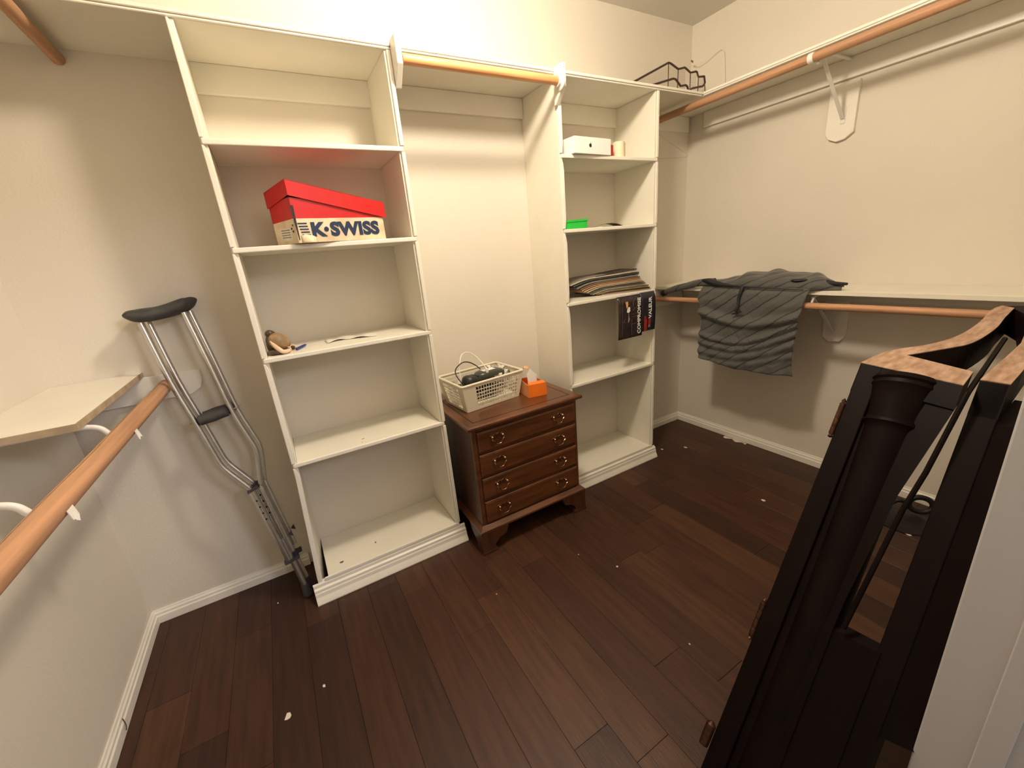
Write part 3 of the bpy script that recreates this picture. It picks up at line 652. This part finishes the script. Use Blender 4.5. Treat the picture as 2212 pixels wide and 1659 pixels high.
tag(obj('torn_paper', MB().grid(lambda u, v: Vector((1.60+.27*u, .03+.09*v, zg+.001+.016*math.sin(PI*u)**2*(.6+.4*math.sin(6*u+2*v))*(.3+.7*v))), 20, 5), 'paper', solid=.0006, smooth=True), 'crinkled loose paper lying right of the green box', 'paper')
tag(obj('dark_scrap', MB().grid(lambda u, v: Vector((1.70+.13*u, .05+.06*v, zg+.017+.006*math.sin(3*u)-.014*u*u)), 10, 3), 'mag_olive', solid=.0006), 'dark scrap on the crinkled paper right of the green box', 'scrap')
# magazine pile: lower ones stick out to the right, upper curl down on the left
zm = 1.1035
mats = ['mag_tan','mag_dark','mag_cream','mag_olive','mag_white','mag_slate','mag_tan','mag_white','mag_cream','mag_pink','mag_olive','mag_grey','mag_dark','mag_slate','mag_white','mag_grey','mag_dark']
col = {'mag_tan':'tan','mag_dark':'black','mag_cream':'cream','mag_olive':'olive brown','mag_white':'pale ivory','mag_slate':'slate grey','mag_pink':'dull pink','mag_grey':'warm grey'}
ordn = ['first','second','third','fourth','fifth','sixth','seventh','eighth','ninth','tenth','eleventh','twelfth','thirteenth','fourteenth','fifteenth','sixteenth','topmost']
rg = random.Random(5)
zc = zm+.0008
for i, mm in enumerate(mats):
    th = rg.uniform(.0042, .0072)
    xr = 2.000-.0085*i + rg.uniform(-.004, .004) if i < 12 else 1.905+rg.uniform(-.012,.012)
    ln = .30+.005*i if i < 12 else .385
    xl_ = xr-ln
    if i == 16: xl_ = 1.66; xr = 1.90
    yf = -.006+.0012*i+rg.uniform(-.004,.006)
    curl = .0 if i in (0, 16) else min(.014, (zc-zm)*.45)
    tilt = .020*(i/16)
    def sec(x_, u):
        f = max(0, 1-u/.32); dz = -curl*(1-math.cos(f*PI/2))*1.6 if f > 0 else 0
        dz = max(dz, -(zc-zm)+.0008+.0002*i); z = zc+dz+tilt*u
        bulge = .0008
        yy = yf+(xr-x_)*.30
        return [Vector((x_, yy, z)), Vector((x_, yy+.14, z)), Vector((x_, yy+.14, z+th)), Vector((x_, yy-.001, z+th))]
    secs = [sec(xl_+(xr-xl_)*u, u) for u in [0,.04,.08,.13,.18,.24,.3,.4,.6,.8,1]]
    o = obj('magazine', MB().loft(secs), mm, bevel=.0006, seg=1)
    nm = 'black magazine topmost on the pile, slid to the right' if i == 16 else '%s edged magazine in the pile, %s from the bottom' % (col[mm], ordn[i])
    tag(o, nm, 'magazine', 'magazines piled on the narrow tower shelf')
    zc += th+.0006
# two magazines hanging open over the shelf edge
def cover(name, label, x0, x1, zt, zb, y, mt):
    t = thing(name, label, 'magazine', ((x0+x1)/2, y, zt), 'magazines hanging over the shelf edge')
    def sh(u, v):
        return Vector((x0+(x1-x0)*u, y-.004*math.sin(PI*v)+(.012*(1-min(1, v*9))), zt-(zt-zb)*v))
    obj('cover', MB().grid(sh, 6, 16), mt, t, solid=.0012, smooth=True)
    return t
g1 = cover('hanging_magazine', 'dark music magazine hanging from the shelf edge, left of the pair', 1.716, 1.902, 1.092, .852, -.026, 'cover')
g2 = cover('hanging_magazine', 'black and red magazine hanging from the shelf edge, right of the pair', 1.890, 2.004, 1.096, .872, -.031, 'cover_blue')
yv = -.0325
text('cover_title', 'COMPROMISE', g1, 'white_card', (1.8835, yv, .868), (0,0,1), (-1,0,0), .034, .97, .0007)
text('cover_title', 'VALEUR', g2, 'white_card', (1.968, yv-.005, .945), (0,0,1), (-1,0,0), .034, 1.0, .0007)
def flat(name, pts, mt, par, y): return obj(name, MB().prism([Vector((a, y, b_)) for a, b_ in pts], (0,-.0005,0)), mt, par)
def ell(cx, cz, rx, rz, n=18, w_=.0022): return [(cx+rx*math.cos(2*PI*k/n), cz+rz*math.sin(2*PI*k/n)) for k in range(n)]
obj('printed_oval', MB().tube([Vector((a, yv, b_)) for a, b_ in ell(1.842, 1.044, .018, .026)], .0010, 6, closed=True), 'mauve_ink', g1)
flat('printed_shape', [(1.765,1.062),(1.785,1.062),(1.785,1.035),(1.775,1.022)], 'peach', g1, yv)
flat('printed_shape', [(1.787,1.030),(1.800,1.030),(1.802,1.008),(1.790,.998),(1.776,1.003),(1.778,1.016)], 'white_card', g1, yv)
flat('printed_shape', [(1.7885,1.0),(1.7915,1.0),(1.7925,.978),(1.800,.965),(1.795,.950),(1.783,.942),(1.786,.965)], 'mag_grey', g1, yv)
for a, b_ in (((1.742,.872),(1.744,1.08)), ((1.812,.870),(1.815,.96)), ((1.81,.985),(1.86,.99)), ((1.81,.972),(1.858,.976)), ((1.81,.930),(1.855,.934)), ((1.736,.955),(1.775,.944)), ((1.752,.945),(1.764,.968)), ((1.822,1.005),(1.842,1.020))):
    obj('printed_line', MB().tube([(a[0], yv+.0004, a[1]), (b_[0], yv+.0004, b_[1])], .0009, 5), 'mauve_ink', g1)
flat('printed_block', [(1.906,.875),(1.930,.876),(1.932,.935),(1.925,.958),(1.908,.965)], 'red_ink', g2, yv-.005)
flat('printed_block', [(1.938,.905),(1.960,.907),(1.964,.945),(1.950,.952),(1.940,.930)], 'red_ink', g2, yv-.005)
flat('printed_block', [(1.940,.893),(1.956,.894),(1.957,.908),(1.941,.907)], 'mag_grey', g2, yv-.006)

# ================================================================ ABOVE: wire sorter, hangers
so = thing('wire_file_sorter', 'brown wire mesh file sorter with stepped rim on the top shelf', 'file sorter', (2.2, .08, 2.122))
zt = 2.123
bk_ = [(1.93,.11,2.155),(2.235,.11,2.288),(2.252,.11,2.286),(2.302,.10,2.262),(2.355,.10,2.275),(2.366,.10,2.272),(2.392,.09,2.251),(2.440,.09,2.262),(2.448,.09,2.260),(2.455,.085,2.236),(2.500,.08,2.241)]
ft_ = [(2.02,.035,2.137),(2.185,.035,2.183),(2.205,.035,2.182),(2.245,.035,2.155),(2.285,.035,2.163),(2.300,.035,2.158),(2.318,.04,2.140),(2.36,.05,2.160),(2.43,.06,2.176),(2.470,.065,2.185),(2.495,.07,2.205),(2.500,.08,2.241)]
obj('rim', MB().tube(bk_, .0052, 8), 'wire', so, smooth=True)
obj('rim', MB().tube(ft_, .0052, 8), 'wire', so, smooth=True)
obj('base_frame', MB().tube([(1.93,.035,zt+.005),(2.49,.035,zt+.005),(2.49,.12,zt+.005),(1.93,.12,zt+.005)], .004, 8, closed=True), 'wire', so)
for i, (p, q_) in enumerate((((2.235,.11,2.288),(2.235,.11,zt)), ((2.302,.10,2.262),(2.300,.10,zt)), ((2.392,.09,2.251),(2.392,.09,zt)), ((2.455,.085,2.236),(2.455,.085,zt)), ((2.500,.08,2.241),(2.492,.06,zt)))):
    obj('upright', MB().tube([p, q_], .0026, 8), 'wire', so, smooth=True)
# mesh sheets: fine wires
def mesh_sheet(p0, p1, z0, z1a, z1b, n1=14, n2=9):
    mm = MB(); p0 = Vector(p0); p1 = Vector(p1)
    for k in range(n1+1):
        u = k/n1; b_ = p0.lerp(p1, u); mm.tube([(b_.x, b_.y, z0), (b_.x, b_.y, z1a+(z1b-z1a)*u)], .0005, 3)
    for k in range(1, n2):
        v = k/n2; mm.tube([(p0.x, p0.y, z0+(z1a-z0)*v), (p1.x, p1.y, z0+(z1b-z0)*v)], .0005, 3)
    return mm
for a, b_, za, zb_, n in (((1.95,.11),(2.235,.11),2.16,2.286,30), ((2.302,.10),(2.360,.10),2.262,2.273,10), ((2.392,.09),(2.445,.09),2.251,2.261,9), ((2.455,.085),(2.50,.08),2.236,2.241,8), ((2.245,.11),(2.302,.10),2.286,2.262,10)):
    o = obj('mesh_panel', mesh_sheet((*a, 0), (*b_, 0), zt, za, zb_, n, 16), 'mesh', so); o['kind'] = 'stuff'
# wire hanger under the shelf corner
hg_ = thing('wire_hanger', 'thin wire coat hanger hanging behind the narrow tower edge', 'hanger', (2.35, .2, 1.95))
obj('frame', MB().tube([(2.345,.262,1.985),(2.52,.215,1.885),(2.530,.20,1.872),(2.528,.195,1.862),(2.505,.195,1.852),(2.28,.20,1.838),(2.18,.205,1.842),(2.165,.21,1.860),(2.345,.262,1.985)], .0013, 8, smooth=4), 'steel_wire', hg_, smooth=True)
obj('hook', MB().tube([(2.345,.262,1.985),(2.345,.262,2.04),(2.370,.262,2.055),(2.372,.262,2.080),(2.350,.262,2.095),(2.325,.262,2.085)], .0013, 8, smooth=4), 'steel_wire', hg_, smooth=True)
# bent white hanger wire above the right shelf
hw = thing('bent_hanger', 'bent white wire hanger leaning on the right wall above the shelf', 'hanger', (2.6, .15, 2.122))
obj('wire', MB().tube([(2.600,.240,2.383),(2.605,.215,2.368),(2.61,.185,2.368),(2.625,.135,2.382),(2.637,.090,2.396),(2.645,.068,2.375),(2.650,.060,2.30),(2.652,.055,2.24),(2.652,.05,2.17),(2.652,.0,2.125)], .0018, 8, smooth=4), 'white_metal', hw, smooth=True)
obj('tip', MB().tube([(2.598,.247,2.390),(2.600,.236,2.378)], .0045, 8), 'stain', hw)

# ================================================================ CRUTCHES
foot_p = Vector((-.088, .072, 0.0)); top_p = Vector((-.281, .205, 1.296))
axc = (top_p-foot_p).normalized(); lx = Vector((1,0,0)); nC = lx.cross(axc).normalized(); lat = axc.cross(nC).normalized()
if lat.x < 0: lat = -lat
cp = lambda a, s_, n=0: foot_p + lat*a + axc*s_ + nC*n
def crutch(label):
    t = thing('crutch', label, 'crutch', foot_p, 'pair of aluminium crutches')
    def tubes(pts, r, name='rail', mt='chrome', **k): return obj(name, MB().tube([cp(*p) for p in pts], r, 14, **k), mt, t, smooth=True)
    tubes([(-.062,1.285),(-.066,1.06),(-.058,.88),(-.053,.74),(-.050,.70),(-.040,.665),(-.008,.585),(-.0015,.565),(.000,.54),(.003,.23)], .0098, smooth=3)
    tubes([(.068,1.285),(.067,1.10),(.064,.88),(.077,.74),(.077,.70),(.068,.66),(.046,.585),(.040,.56),(.036,.53),(.032,.23)], .0098, smooth=3)
    tubes([(.001,.556),(.005,.200)], .0132, 'sleeve', 'chrome')
    tubes([(.016,.30),(.013,.035)], .0105, 'lower_post', 'chrome')
    obj('tip', MB().lathe(cp(.012,.001), axc, [(0,.020),(.006,.022),(.02,.018),(.045,.015),(.055,.0135)], 18), 'foot_rubber', t, smooth=True)
    sq = [(-.012,.195),(.044,.195),(.048,.215),(.044,.235),(-.012,.235)]
    obj('collar', MB().prism([cp(a, b_, -.014) for a, b_ in ((-.014,.186),(.046,.186),(.046,.200),(-.014,.200))], nC*.028), 'foot_rubber', t, bevel=.002)
    obj('collar', MB().prism([cp(a, b_, -.014) for a, b_ in ((-.014,.548),(.028,.556),(.028,.568),(-.014,.560))], nC*.028), 'foot_rubber', t, bevel=.002)
    for k in range(4):
        obj('adjustment_hole', MB().lathe(cp(.002+.0003*k, .508-.030*k, .0128), nC, [(0,.0040),(.0008,.0038)], 10), 'hole', t)
    obj('wing_nut', MB().prism([cp(.045,.305,-.004), cp(.060,.318,-.004), cp(.060,.292,-.004)], nC*.008), 'foot_rubber', t, bevel=.001)
    # underarm pad
    pp = []
    for k in range(13):
        u = k/12; a = -.100+.208*u; s_ = 1.303+.018*(2*u-1)**2 
        e = .027*(1-abs(2*u-1)**6)**.5+.004
        c = cp(a, s_)
        pp.append([c+e*(math.cos(q2)*axc*.78+math.sin(q2)*nC*1.15) for q2 in [2*PI*j/14 for j in range(14)]])
    obj('underarm_pad', MB().loft(pp), 'rubber', t, smooth=True, subsurf=1)
    obj('hand_grip', MB().loft([[cp(a, .893)+r*(math.cos(q2)*axc+math.sin(q2)*nC) for q2 in [2*PI*j/14 for j in range(14)]] for a, r in ((-.047,.013),(-.044,.020),(-.03,.020),(0,.022),(.03,.020),(.050,.020),(.053,.013))]), 'rubber', t, smooth=True)
    obj('grip_bolt', MB().tube([cp(-.075,.893), cp(.085,.893)], .0028, 8), 'chrome', t)
    return t
c1 = crutch('aluminium crutch with grey pads leaning in front of its pair')
c2 = copy_tree(c1, (.012, .046, 0), 'aluminium crutch leaning half hidden right behind the front crutch')

# ================================================================ QUILTED CLOTH on the low right shelf and rod
qc = thing('quilted_cloth', 'grey quilted garment with diagonal seams draped over the low right rod', 'garment', (2.34, -.38, 1.0))
def with_uv(o, f):
    me = o.data; l = me.uv_layers.new(name='UVMap')
    for lp_ in me.loops: l.data[lp_.index].uv = f(me.vertices[lp_.vertex_index].co)
def lerp_tab(tab, t):
    for (a, va), (b_, vb) in zip(tab[:-1], tab[1:]):
        if t <= b_: return va+(vb-va)*(t-a)/(b_-a)
    return tab[-1][1]
Lt = [(0,-.100),(.16,-.084),(.25,-.106),(.5,-.108),(1,-.112)]
Rt = [(0,-.682),(.15,-.672),(.27,-.668),(.64,-.648),(.9,-.648),(1,-.658)]
def flapf(u, v):
    yl = lerp_tab(Lt, v); yr = lerp_tab(Rt, v); y = yl+(yr-yl)*u
    zb_ = .648-.022*math.sin(PI*min(1, u*1.0))-.012*u; zt_ = 1.082
    z = zt_+(zb_-zt_)*v
    x_ = 2.343-.020*min(1, v/.06)
    # roll of cloth bulging at 35-45 % down, sagging folds below
    rollc = .33+.11*math.sin(PI*u)**1.2-.03*u
    x_ -= .034*math.exp(-((v-rollc)/.05)**2)*(.75+.5*abs(u-.5))
    x_ -= .012*math.exp(-((v-.18)/.08)**2)*(.6+.4*math.sin(9*u))
    for k, (c0, am, wd) in enumerate(((.52,.020,.035),(.64,.018,.035),(.77,.015,.04),(.9,.010,.03))):
        cc_ = c0+(.16-.03*k)*math.sin(PI*(u*.9+.05))-.26*u+.10
        x_ -= am*math.exp(-((v-cc_)/wd)**2)
    x_ += .006*math.sin(u*17+v*4)*v+.004*math.sin(u*31-v*9)*v
    return Vector((x_, y, z))
o = obj('hanging_flap', MB().grid(flapf, 70, 60), 'quilt', qc, smooth=True, solid=.004)
with_uv(o, lambda c: (-c.y, c.z))
# garment body lying on the shelf
out = [(-.09,.035),(-.17,.05),(-.26,.055),(-.30,.080),(-.40,.085),(-.50,.083),(-.58,.074),(-.66,.066),(-.72,.052),(-.76,.030),(-.80,.020)]
def bodyf(s_):
    def f(u, v):
        y = -.092-.70*u
        hh = lerp_tab([(-o_[0], o_[1]) for o_ in out], -y)
        depth0, depth1 = 2.343, lerp_tab([(.09,2.47),(.3,2.60),(.6,2.60),(.7,2.50),(.80,2.40)], -y)
        if y < -.69: depth0 = 2.345+.04*min(1, (-y-.69)/.1)
        x_ = depth0+(depth1-depth0)*v
        prof = max(0, math.sin(PI*min(1, v*.93)))**.38
        z = 1.075+hh*prof*(1+.08*math.sin(22*u+5*v)+.05*math.sin(41*u)) if s_ else 1.0745
        return Vector((x_, y, z))
    return f
o = obj('folded_body', MB().grid(bodyf(True), 60, 16), 'quilt', qc, smooth=True, solid=.003)
with_uv(o, lambda c: (-c.y, c.z+c.x*.8))
# rolled strap to the left
pts = [(2.338,.188,1.036),(2.338,.15,1.050),(2.338,.09,1.068),(2.342,.01,1.086),(2.35,-.06,1.102),(2.36,-.16,1.108)]
o = obj('rolled_strap', MB().tube(pts, [.014,.018,.020,.020,.022,.024], 14, smooth=5), 'quilt', qc, smooth=True)
with_uv(o, lambda c: (-c.y, c.z+c.x))
obj('strap_end', MB().tube([(2.338,.200,1.030),(2.338,.176,1.040)], .0195, 12), 'quilt_dark', qc, smooth=True)
obj('dark_seam', MB().tube([(2.336,-.096,1.121),(2.334,-.14,1.116),(2.33,-.20,1.102),(2.325,-.30,1.092),(2.322,-.45,1.085),(2.322,-.66,1.081)], [.006,.017,.015,.006,.003,.002], 10, smooth=4), 'quilt_dark', qc, smooth=True)
obj('zip_tab', MB().tube([(2.322,-.355,1.088),(2.312,-.353,1.060),(2.309,-.345,1.020),(2.300,-.350,.985),(2.297,-.340,.955)], [.010,.009,.008,.006,.010], 8, smooth=3), 'quilt_dark', qc, smooth=True)
obj('zip_tab', MB().tube([(2.300,-.350,.975),(2.297,-.375,.958),(2.296,-.322,.940)], .004, 8), 'quilt_dark', qc)
obj('opening', blob((2.375,-.615,1.121), .022, .040, .008, .3, p=2.2), 'quilt_dark', qc, smooth=True)
obj('pointed_tip', MB().tube([(2.40,-.70,1.108),(2.385,-.765,1.105),(2.375,-.815,1.106)], [.018,.010,.006], 12, smooth=3), 'quilt_dark', qc, smooth=True)

# ================================================================ LEANING DARK CABINET
wv = Vector((.5775, .0405, .8154))
cbn = thing('cabinet_carcass', 'dark stained half round cabinet carcass with raw top edge leaning at the right', 'cabinet', (.85, -1.32, 0))
def P3(x_, y): return Vector((x_, y, 1.0+.14648*(x_-1.4495)))
def down(poly2, s0=0.0, s1=None):
    a = [P3(*p)-wv*s0 for p in poly2]
    if s1 is None: b_ = [p-wv*(p.z/wv.z) for p in a]
    else: b_ = [P3(*p)-wv*s1 for p in poly2]
    return MB().loft([b_, a])
A2, B2, C2, D2, E2 = (1.449,-1.237), (1.441,-1.287), (1.406,-1.448), (1.489,-1.442), (1.541,-1.302)
sec_o = [(1.449,-1.237),(1.553,-1.257),(1.641,-1.318),(1.731,-1.350),(1.861,-1.358),(1.982,-1.352),(2.030,-1.363)]
sec_i = [(2.010,-1.392),(1.913,-1.395),(1.809,-1.401),(1.685,-1.390),(1.620,-1.356),(1.541,-1.302)]
def spl(P, n=5):
    q = []
    for i in range(len(P)-1):
        a, b_, c, d = P[max(i-1,0)], P[i], P[i+1], P[min(i+2,len(P)-1)]
        for k in range(n):
            t = k/n; q.append(tuple(.5*(2*b_[m]+(c[m]-a[m])*t+(2*a[m]-5*b_[m]+4*c[m]-d[m])*t*t+(3*b_[m]-a[m]-3*c[m]+d[m])*t**3) for m in (0,1)))
    return q+[P[-1]]
def raw(poly2, name):
    return obj(name, MB().prism([P3(*p)+Vector((0,0,.0006)) for p in poly2], (0,0,.0022)), 'raw_wood', cbn)
sec_o = spl(sec_o); sec_i = spl(sec_i)
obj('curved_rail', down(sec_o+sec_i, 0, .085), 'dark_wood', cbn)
raw(sec_o+sec_i, 'raw_edge')
# far end of the frame
farp = [(2.030,-1.363),(2.045,-1.40),(2.035,-1.455),(1.93,-1.487),(1.80,-1.497),(1.544,-1.509),(1.449,-1.510),(1.450,-1.463),(1.507,-1.464),(1.606,-1.467),(1.713,-1.468),(1.86,-1.450),(1.96,-1.425),(2.010,-1.392)]
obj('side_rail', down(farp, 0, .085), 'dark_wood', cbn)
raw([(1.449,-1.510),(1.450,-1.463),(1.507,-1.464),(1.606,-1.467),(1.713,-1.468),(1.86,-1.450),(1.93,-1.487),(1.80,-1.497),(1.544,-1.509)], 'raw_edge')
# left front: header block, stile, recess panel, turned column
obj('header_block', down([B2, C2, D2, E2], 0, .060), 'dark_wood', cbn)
raw([A2, C2, D2, E2], 'raw_edge')
obj('stile', down([A2, B2, (1.530,-1.300), (1.545,-1.262)]), 'dark_wood', cbn, bevel=.002)
Bp = Vector((*B2, 0)); Cp = Vector((*C2, 0))
rec = []
secs = []
for s_, sh in ((.06,0),(.16,.017),(.3,.041),(.6,.064),(.9,.064),(1.2,.064)):
    r_ = Cp.lerp(Bp, sh/.167)
    pl = [(B2[0]+.012, B2[1]), (r_.x+.006, r_.y), (r_.x+.022, r_.y+.002), (B2[0]+.028, B2[1]+.004)]
    pts = []
    for p in pl:
        a = P3(*p); k_ = min(s_, a.z/wv.z); pts.append(a-wv*k_)
    secs.append(pts)
obj('recess_panel', MB().loft(secs), 'dark_wood', cbn)
mid = P3(1.482, -1.343)
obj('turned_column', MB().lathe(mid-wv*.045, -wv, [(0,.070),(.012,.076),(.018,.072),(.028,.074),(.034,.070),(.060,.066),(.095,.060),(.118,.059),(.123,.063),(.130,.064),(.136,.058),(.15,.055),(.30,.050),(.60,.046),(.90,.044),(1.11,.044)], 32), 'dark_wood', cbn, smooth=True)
# right upright and inner walls
obj('upright', down([(1.450,-1.463),(1.449,-1.510),(1.544,-1.509),(1.545,-1.464)]), 'dark_wood', cbn, bevel=.002)
obj('outer_side', down([(1.452,-1.505),(1.480,-1.578),(1.60,-1.578),(1.60,-1.505)], .10, .82), 'dark_wood', cbn)
# edge-on thin divider seen in the gap
obj('thin_divider', MB().tube([P3(1.80,-1.425)+Vector((0,0,-.02)), (1.396,-1.4595,.982), (1.28,-1.450,.815), (1.225,-1.440,.733), (1.05,-1.43,.48)], .0055, 8), 'dark_wood', cbn)
# lower closing panel between the uprights
lo = [(1.415,-1.440),(1.450,-1.466),(1.460,-1.464),(1.440,-1.36),(1.43,-1.36)]
obj('lower_panel', down([(1.425,-1.34),(1.445,-1.47),(1.470,-1.47),(1.455,-1.34)], .66), 'dark_wood', cbn)
# ornate hinges on the left edge
for i, s_ in enumerate((.170, .760)):
    c = P3(*A2)-wv*s_+Vector((-.001, .004, 0))
    hn = obj('hinge', MB().lathe(c-wv*.055, wv, [(0,.003),(.003,.0065),(.008,.004),(.012,.0065),(.030,.0065),(.031,.0055),(.033,.0065),(.055,.0065),(.056,.0055),(.058,.0065),(.080,.0065),(.081,.0055),(.083,.0065),(.098,.0065),(.101,.0075),(.104,.004),(.110,.0055),(.114,.003),(.117,.001)], 14), 'antique', cbn, smooth=True)
    obj('hinge_leaf', MB().prism([c+wv*.038, c-wv*.042, c-wv*.042+Vector((.004,-.010,0)), c+wv*.038+Vector((.004,-.010,0))], (-.002, 0, 0)), 'antique', hn, bevel=.001)
c = P3(*A2)-wv*1.085+Vector((-.004, .012, 0))
obj('hinge', MB().lathe(c-wv*.035, wv, [(0,.003),(.004,.011),(.03,.012),(.06,.012),(.066,.006),(.07,.001)], 14), 'antique', cbn, smooth=True)
# black ring on the floor behind, its shadow modelled as a thin dark disc
rg_ = thing('ring_pull', 'black iron ring standing on a round plate behind the leaning cabinet', 'ring', (2.5, -1.19, 0))
obj('plate', MB().lathe((2.42,-1.17,.0005), (0,0,1), [(0,.10),(.004,.10),(.006,.095),(.007,.02)], 32), 'iron', rg_, smooth=True)
rc = Vector((2.535,-1.19,.058))
hz = Vector((.50,-.86,0)).normalized()
obj('ring', MB().tube([rc+.043*(math.cos(t)*hz+math.sin(t)*Vector((.12,.06,.99))*.85) for t in [2*PI*k/28 for k in range(28)]], .0125, 10, closed=True), 'iron', rg_, smooth=True)
obj('stem', MB().tube([rc-hz*.050, rc-hz*.085+Vector((0,0,.004)), rc-hz*.12+Vector((0,0,-.045))], .010, 10, smooth=3), 'iron', rg_, smooth=True)

# ================================================================ FLOOR LITTER
def chip(label, x_, y, s_, i):
    r = random.Random(i*13+5); n = 7
    pts = [Vector((x_+s_*math.cos(t)*r.uniform(.6,1.1), y+s_*1.3*math.sin(t)*r.uniform(.6,1.1), .0003)) for t in [2*PI*k/n for k in range(n)]]
    tag(obj('plaster_chip', MB().prism(pts, (0,0,.0016)), 'debris'), label, 'debris')
CH = [('largest pale plaster chip on the floor at the lower left', -.183,-.467,.011), ('faint plaster chip right of the largest chip', -.068,-.424,.006), ('tiny plaster chip on the floor left of the wide tower corner', -.20,.10,.004),
      ('tiny plaster crumb on the floor below the chest left foot', .62,-.42,.003), ('tiny plaster crumb on the floor right of the chest', 1.05,-.44,.003), ('small plaster crumb in the middle of the right floor', 1.14,-.60,.005),
      ('tiny plaster crumb on the floor left of the dark cabinet foot', 1.08,-1.02,.003), ('white crumb on the floor right of the narrow tower', 2.16,.02,.008), ('flat white flake on the floor nearer the right baseboard', 2.30,-.06,.010),
      ('small white crumb against the dark cabinet edge', 2.10,-.70,.009), ('white crumb on the floor right of the black ring', 2.50,-1.26,.008), ('white crumb on the floor in front of the black plate', 2.33,-1.22,.008)]
for i, (l, x_, y, s_) in enumerate(CH): chip(l, x_, y, s_, i)
o = obj('plaster_dust', MB().grid(lambda u, v: Vector((2.648-.022*v*(1+math.sin(13*u)*.5), -.12-.16*u, .0006+.010*math.exp(-((u-.6)/.22)**2)*max(0, math.sin(PI*v))*(.5+.5*math.sin(23*u+9*v)**2))), 26, 8), 'debris')
tag(o, 'ragged ridge of plaster dust along the right baseboard', 'debris')
tag(obj('thread', MB().tube([(-.655,-.19,.045),(-.647,-.20,.040),(-.640,-.215,.028),(-.640,-.225,.018)], .0012, 6, smooth=3), 'black_ink'), 'short dark thread stuck on the left baseboard', 'thread')

# ================================================================ CEILING LAMP (above the frame)
cl = thing('ceiling_lamp', 'bare warm bulb on a round white base at the ceiling', 'lamp', (LAMP.x, LAMP.y, ZC))
obj('base', MB().lathe((LAMP.x, LAMP.y, ZC), (0,0,-1), [(0,.055),(.012,.055),(.020,.035),(.024,.022)], 28), 'lamp', cl, smooth=True)
